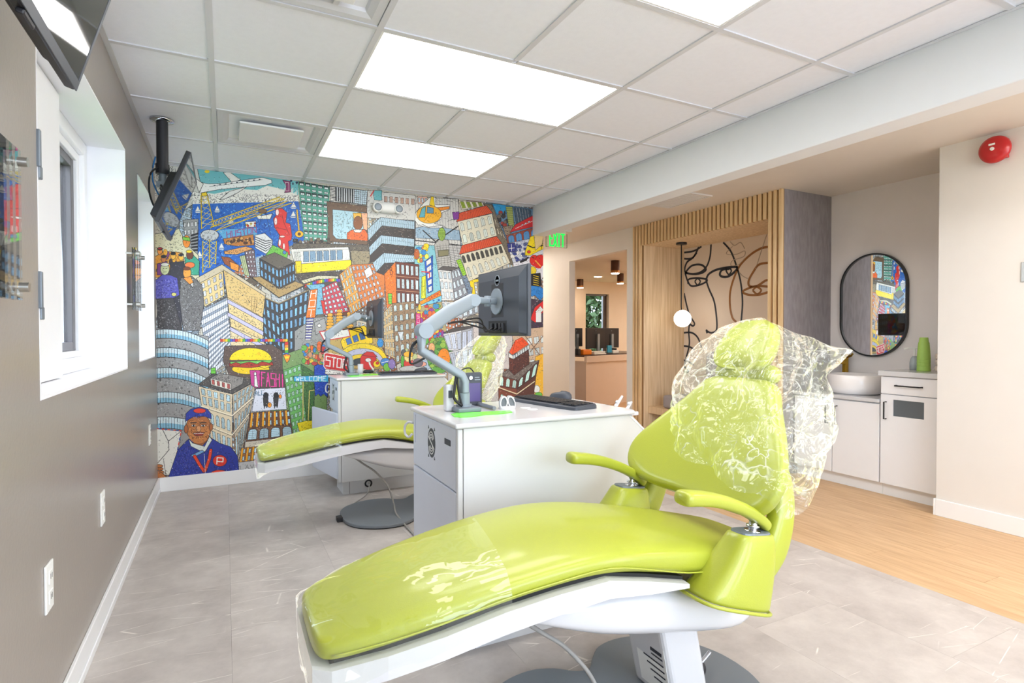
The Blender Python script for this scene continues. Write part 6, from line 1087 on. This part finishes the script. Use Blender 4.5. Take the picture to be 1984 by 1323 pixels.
def monitor_set(dx, dy, x, y0, y1, z0, z1, base, elbow, wrist, label, armlabel, big):
    yc = (y0 + y1) / 2; t = thing('computer_monitor', label, 'monitor', (x, yc, z0), 'monitors on articulated arms')
    link('housing', B().box(x - .006, x + .012, y0, y1, z0, z1), 'monitor_back', t, bevel=.004)
    link('rear_shell', B().rings([[(x - .006, y0 + .004, z0 + .004), (x - .006, y1 - .004, z0 + .004), (x - .006, y1 - .004, z1 - .004), (x - .006, y0 + .004, z1 - .004)], [(x - .024, y0 + .05, z0 + .012), (x - .024, y1 - .05, z0 + .012), (x - .024, y1 - .05, z1 - .05), (x - .024, y0 + .05, z1 - .05)]]), 'monitor_back', t, bevel=.006, seg=3)
    link('screen_panel', B().box(x + .012, x + .013, y0 + .008, y1 - .008, z0 + .015, z1 - .008), 'screen', t)
    zc = (z0 + z1) / 2 + .005
    link('mount_recess', B().box(x - .0255, x - .023, yc - .065, yc + .065, zc - .075, zc + .085), 'black_plastic', t, bevel=.003)
    link('emblem_ring', B().lathe([(.026, 0), (.026, -.002), (.022, -.002), (.022, 0)], (x - .024, yc, z1 - .055), 'x', 28).box(x - .026, x - .024, yc - .015, yc + .015, z1 - .059, z1 - .051), 'silver', t)
    link('port_bay', B().box(x - .0252, x - .022, yc - .10, yc + .10, z0 + .012, z0 + .072), 'gap_black', t, bevel=.003)
    pb = B()
    for q in (-.07, -.04, .0, .05): pb.box(x - .036, x - .024, yc + q - .010, yc + q + .010, z0 + .02, z0 + .06)
    link('plug', pb, 'black_plastic', t, bevel=.002)
    a = thing('monitor_arm', armlabel, 'monitor arm', (base[0], base[1], .84), 'articulated monitor arms'); bx, by = base[0], base[1]
    link('base_plate', B().box(bx - .050, bx + .050, by - .065, by + .06, .8405, .860), 'silver_dark', a, bevel=.006, seg=3)
    link('post', B().cyl((bx, by, .86), (bx, by, .915), .024, 28).cyl((bx, by, .86), (bx, by, .868), .032, 28), 'silver', a, auto=1)
    bent = Vector((bx, by, .985)); e = Vector(elbow); wv = Vector(wrist)
    link('lower_arm', B().tube([(bx, by, .917), (bx, by, .96), bent + Vector((-.01, 0, .0)), e + Vector((0, 0, -.05)), e + Vector((0, 0, .0)), e + Vector((.01, .005, .03))], None, 20, sq=(.017, .026)), 'silver', a, auto=1)
    link('elbow_joint', B().cyl(e + Vector((.01, -.032, .032)), e + Vector((.01, .032, .032)), .031, 28), 'silver', a, auto=1)
    link('upper_arm', B().tube([e + Vector((.01, 0, .032)), e.lerp(wv, .5) + Vector((0, 0, .024)), wv], None, 20, sq=(.019, .031)), 'silver', a, auto=1)
    link('wrist_joint', B().cyl(wv + Vector((0, -.026, 0)), wv + Vector((0, .026, 0)), .027, 28), 'silver', a, auto=1)
    vp = Vector((x - .030, yc, zc)); link('head_link', B().tube([wv, wv + Vector((.035, .01, .002)), vp + Vector((-.045, 0, 0)), vp], None, 12, sq=(.015, .015)).cyl(vp + Vector((-.045, 0, -.025)), vp + Vector((-.045, 0, .025)), .016, 20), 'silver', a, smooth=True)
    link('vesa_plate', B().cyl(vp + Vector((-.004, 0, 0)), vp + Vector((.004, 0, 0)), .062, 36), 'silver', a, auto=1)
    link('hinge_bolt', B().cyl(vp + Vector((-.045, -.022, 0)), vp + Vector((-.045, .022, 0)), .009, 16), 'chrome', a)
    tc_ = thing('arm_cable', 'black cables hanging along the %s monitor arm' % ('front' if big else 'rear'), 'cables', e.lerp(wv, .5) + Vector((0, 0, -.1)), 'black cables on the monitor arms')
    for k in range(3):
        cb = B()
        pa = vp + Vector((.0, -.06 + .05 * k, z0 + .04 - zc)); cb.tube(smooth_path([pa, pa + Vector((-.05, -.02, -.02)), wv.lerp(vp, .35) + Vector((-.01, 0, -.12 + .02 * k)), wv.lerp(e, .3) + Vector((0, .0, -.045)), wv.lerp(e, .5) + Vector((0, 0, -.02))]), .0035, 7); link('cable', cb, 'cord_black', tc_, smooth=True)
    for k in range(2):
        cb = B(); cb.tube(smooth_path([e + Vector((.0, .02, .0)), e + Vector((-.038, .01, -.03 - .01 * k)), e + Vector((-.04, .01, -.10)), e.lerp(bent, .3) + Vector((-.015, .01, -.02))]), .004, 7); link('cable', cb, 'cord_black', tc_, smooth=True); cb = B()
        cb.tube(smooth_path([bent + Vector((-.03, .0, .02)), bent + Vector((-.045 + .015 * k, -.01, -.05)), bent + Vector((-.05 + .025 * k, -.02, -.09)), bent + Vector((-.02, -.03, -.12))]), .006 - .002 * k, 7); link('cable', cb, 'cord_black', tc_, smooth=True)
monitor_set(0, 0, 1.18, 2.15, 2.69, 1.144, 1.462, (.866, 2.13), (.700, 2.17, 1.135), (.965, 2.27, 1.300), 'large black monitor seen from behind above the front workstation', 'grey articulated arm holding the monitor of the front workstation', True)
monitor_set(0, 0, 1.055, 4.22, 4.70, 1.118, 1.42, (.842, 4.33), (.672, 4.30, 1.118), (.895, 4.36, 1.285), 'black monitor seen nearly edge-on above the rear workstation', 'grey articulated arm holding the monitor of the rear workstation', False)
ZD = .8403
def keyboard(c, ang, label):
    Mx = Matrix.Translation(Vector(c)) @ Matrix.Rotation(ang, 4, 'Z'); t = thing('keyboard', label, 'keyboard', c, 'keyboards on the worktops')
    link('key_base', B().rings([[Mx @ Vector((x * .22, y * .075, z)) for x, y in sq_ring(28, 8)] for z in (.0, .012)] + [[Mx @ Vector((x * .215, y * .07, .017 + y * .003)) for x, y in sq_ring(28, 8)]]), 'grey_plate' if False else 'monitor_back', t, auto=1)
    kb = B()
    for r in range(5):
        for q in range(19):
            if q in (14,): continue
            kb.box(-.205 + q * .0216, -.205 + q * .0216 + .018, -.055 + r * .0225, -.055 + r * .0225 + .018, .018, .0225, Mx)
    o = link('keys', kb, 'black_plastic', t); o['kind'] = 'stuff'
def mouse(c, ang, label):
    Mx = Matrix.Translation(Vector(c)) @ Matrix.Rotation(ang, 4, 'Z'); t = thing('computer_mouse', label, 'computer mouse', c, 'mice on the worktops')
    R_ = [[Mx @ Vector((.055 * a * s_, .032 * b_ * s_, h + (.004 * a if h > .01 else 0))) for a, b_ in sq_ring(24, 2.4)] for s_, h in ((.95, 0), (1, .008), (.97, .02), (.82, .031), (.5, .037), (.1, .0385))]
    m_ = link('shell', B().rings(R_), 'monitor_back', t, smooth=True); link('scroll_wheel', B().cyl(Mx @ Vector((.03, -.003, .031)), Mx @ Vector((.03, .003, .031)), .007, 14), 'black_plastic', m_)
kp = onZ(1070, 783, ZD); keyboard((kp.x, kp.y, ZD), math.radians(-80), 'dark grey keyboard on the front workstation'); mp_ = onZ(1086, 774, ZD); mouse((mp_.x - .0, mp_.y, ZD), math.radians(-50), 'dark grey mouse behind the keyboard on front workstation')
kp = onZ(778, 722, ZD); keyboard((kp.x, 4.24, ZD), math.radians(-4), 'dark keyboard on the rear workstation'); mouse((1.40, 4.36, ZD), math.radians(-20), 'black mouse on the rear workstation, right of the keyboard')
# items on the front desk
p = onZ(884, 797, ZD); t = thing('card_reader', 'slim white tower box with printed badge left of the grey arm', 'device', (p.x - .02, p.y + .02, ZD))
xx, yy = p.x - .025, p.y + .03; link('shell', B().box(xx - .014, xx + .022, yy - .02, yy + .02, ZD, ZD + .108), 'gloss_white', t, bevel=.008, seg=3); link('badge', B().box(xx - .005, xx + .012, yy - .0215, yy - .020, ZD + .055, ZD + .085), 'monitor_back', t)
t = thing('desk_camera', 'dark handheld unit with purple screen standing behind the grey arm', 'device', (.985, 2.27, ZD)); q0 = onY(912, 800, 2.27)
xx = q0.x + .005; link('case', B().box(xx - .045, xx + .045, 2.255, 2.285, ZD, ZD + .145), 'monitor_back', t, bevel=.008, seg=3); link('display', B().box(xx - .034, xx + .034, 2.2535, 2.255, ZD + .02, ZD + .10), 'device_screen', t)
link('lens', B().lathe([(.009, -.002), (.008, -.006), (.003, -.006)], (xx - .012, 2.255, ZD + .123), 'y', 16), 'chrome', t); link('buttons', B().box(xx + .008, xx + .034, 2.2535, 2.255, ZD + .112, ZD + .116).box(xx + .008, xx + .03, 2.2535, 2.255, ZD + .122, ZD + .126), 'silver', t); link('strap', B().tube(smooth_path([(xx - .04, 2.27, ZD + .14), (xx - .045, 2.27, ZD + .158), (xx - .01, 2.27, ZD + .165), (xx + .01, 2.27, ZD + .145)]), .003, 6), 'cord_black', t)
a, b_ = onZ(928, 786, ZD), onZ(958, 795, ZD); tag(link('marker_pen', B().cyl(a + Vector((0, 0, .009)), b_ + Vector((0, 0, .009)), .008, 14), 'grey_plate'), 'dark marker pen lying right of the arm base', 'pen')
p = onZ(984, 792, ZD); t = thing('glasses', 'small white protective glasses with grey lenses before the keyboard', 'safety glasses', (p.x, p.y, ZD)); g = B()
for s_ in (-1, 1):
    c = Vector((p.x + s_ * .018, p.y, ZD + .026))
    el_ = lambda r, dy_: [c + Vector((s_ * -.004 * math.sin(q) + r * .013 * math.cos(q), dy_ + .006 * math.sin(q), r * .021 * math.sin(q))) for q in [2 * math.pi * k / 20 for k in range(20)]]
    g.rings([el_(1, 0), el_(1.35, 0), el_(1.35, .014), el_(1, .014)], close=True)
    link('lens', B().rings([el_(1, .005), el_(1, .008)]), 'smoke_glass', t)
g.rings([[(p.x + .036 * a * f, p.y + .008 + .020 * b_ * f, ZD + h) for a, b_ in sq_ring(20, 3)] for f, h in ((1, 0), (1, .008), (.8, .012))])
link('frame', g, 'gloss_white', t, auto=1)
def green_sheet(px, lb):
    q = [onZ(u, v, ZD) for u, v in px]; tag(link('bib_clip', B().prism([(a.x, a.y) for a in q], ZD, ZD + .003), 'lime_sheet', bevel=.001), lb, 'plastic holder', 'bright green translucent holders')
green_sheet([(874, 803), (885, 800), (930, 799), (988, 796), (993, 799), (975, 802), (940, 804), (915, 808), (893, 809), (880, 808)], 'bright green translucent plastic strip at the edge of front worktop')
green_sheet([(668, 727), (690, 726), (725, 724), (733, 726), (708, 728), (680, 730)], 'bright green translucent plastic strip on the rear worktop')
for k, (u, v) in enumerate(((1018, 790), (1032, 793))):
    c = onZ(u, v, ZD); tag(link('round_sticker', B().lathe([(.022, 0), (.022, .001)], c, n=28), 'paper', loc=c), ['white paper disc left of pair in front of keyboard', 'white paper disc right of pair in front of keyboard'][k], 'paper disc', 'paper discs before the keyboard')
c = onZ(694, 724, ZD); tag(link('cup', B().lathe([(.018, 0), (.02, .002), (.022, .075), (.020, .075), (.018, .004)], (c.x + .02, c.y + .01, ZD), n=24), 'gloss_white', smooth=True), 'small white cup beside the rear monitor arm', 'cup')
c = onZ(713, 722, ZD); tag(link('tape_dispenser', B().rings([[(c.x + .045 * a * s_, c.y + .02 * b2 * s_, ZD + h) for a, b2 in sq_ring(20, 2.4)] for s_, h in ((1, 0), (1, .012), (.6, .022), (.2, .024))]), 'black_plastic', smooth=True), 'small black gadget on the rear worktop', 'device')
# delivery unit instruments behind the front desk
t = thing('instrument_stand', 'white instrument stand with two handpiece tips behind the front worktop', 'dental instrument', (1.66, 2.41, 0))
for k, (u0, v0, u1, v1) in enumerate(((1190, 783, 1206, 767), (1213, 786, 1224, 778))):
    a, b_ = onY(u0 - 14, v0 + 30, 2.41), onY(u1, v1, 2.41); link('handpiece', B().tube([a, a.lerp(b_, .6), b_], [.012, .010, .006], 12).sph(onY(u0 + 6, v0 - 4, 2.41), .011, 12, 8), 'gloss_white', t, smooth=True)
a = onY(1184, 795, 2.41); b_ = onY(1225, 790, 2.41); link('tray', B().box(a.x - .02, b_.x + .02, 2.38, 2.44, .715, .735), 'gloss_white', t, bevel=.004); link('post', B().cyl(((a.x + b_.x) / 2, 2.41, .02), ((a.x + b_.x) / 2, 2.41, .72), .02, 16).cyl(((a.x + b_.x) / 2, 2.41, 0), ((a.x + b_.x) / 2, 2.41, .02), .12, 24), 'gloss_white', t, auto=1)
# emergency light on the mural
t = thing('emergency_light', 'white twin-head emergency light mounted on the mural', 'emergency light', (1.235, YB, 2.17)); ec = onY(752, 402, 4.75)
link('case', B().rings([[(ec.x + .085 * a * f, YB - .003 - h, ec.z + .045 * b_ * f) for a, b_ in sq_ring(28, 3)] for f, h in ((1, 0), (1, .04), (.85, .065), (.4, .075))]), 'plate_white', t, smooth=True)
for s_, u, v in ((-1, 732, 401), (1, 773, 405)):
    c = onY(u, v, 4.74); hd = link('lamp_head', B().lathe([(.012, .05), (.040, .03), (.042, -.012), (.036, -.018)], (c.x, 4.745, c.z), 'y', 28), 'plate_white', t, smooth=True); link('lens', B().lathe([(.035, -.017), (.02, -.021), (.001, -.022)], (c.x, 4.745, c.z), 'y', 24), 'silver', hd, smooth=True)
c = onY(1043, 615, YB); t = thing('wall_plate', 'white double cover plate on the mural right of the monitor', 'cover plate', (c.x, YB, c.z - .06)); link('plate', B().box(c.x - .03, c.x + .03, YB - .009, YB - .003, c.z - .045, c.z + .045), 'plate_white', t, bevel=.002); link('rocker', B().box(c.x - .018, c.x + .018, YB - .012, YB - .009, c.z - .025, c.z + .025), 'plate_white', t, bevel=.001)
# ================================================================ unseen glowing panels added to brighten corridor and reception
def fill_fixture(name, lb, x, y, z, sx, sy, power, rgb, m):
    t = thing(name, lb, 'ceiling light', (x, y, z)); link('diffuser', B().box(x - sx / 2, x + sx / 2, y - sy / 2, y + sy / 2, z - .012, z), m, t)
emat('fill_panel', (255, 240, 226), 12.0)
fill_fixture('corridor_fill', 'warm corridor ceiling panel behind the viewer', 3.4, .35, ZK, .6, 1.2, 1, None, 'fill_panel')
fill_fixture('corridor_fill', 'warm corridor ceiling panel farther behind the viewer', 3.4, -1.6, ZK, .5, .9, 1, None, 'fill_panel')
fill_fixture('corridor_fill', 'warm corridor ceiling panel hidden behind the mural wall', 3.3, 7.3, ZK, .5, .9, 1, None, 'fill_panel')
fill_fixture('reception_fill', 'warm reception ceiling panel hidden right of the doorway', 7.4, 6.6, ZK, .6, 1.6, 1, None, 'fill_panel')
fill_fixture('reception_fill', 'warm reception ceiling panel hidden beyond the booth wall', 9.4, 8.6, ZK, .6, 1.6, 1, None, 'fill_panel')
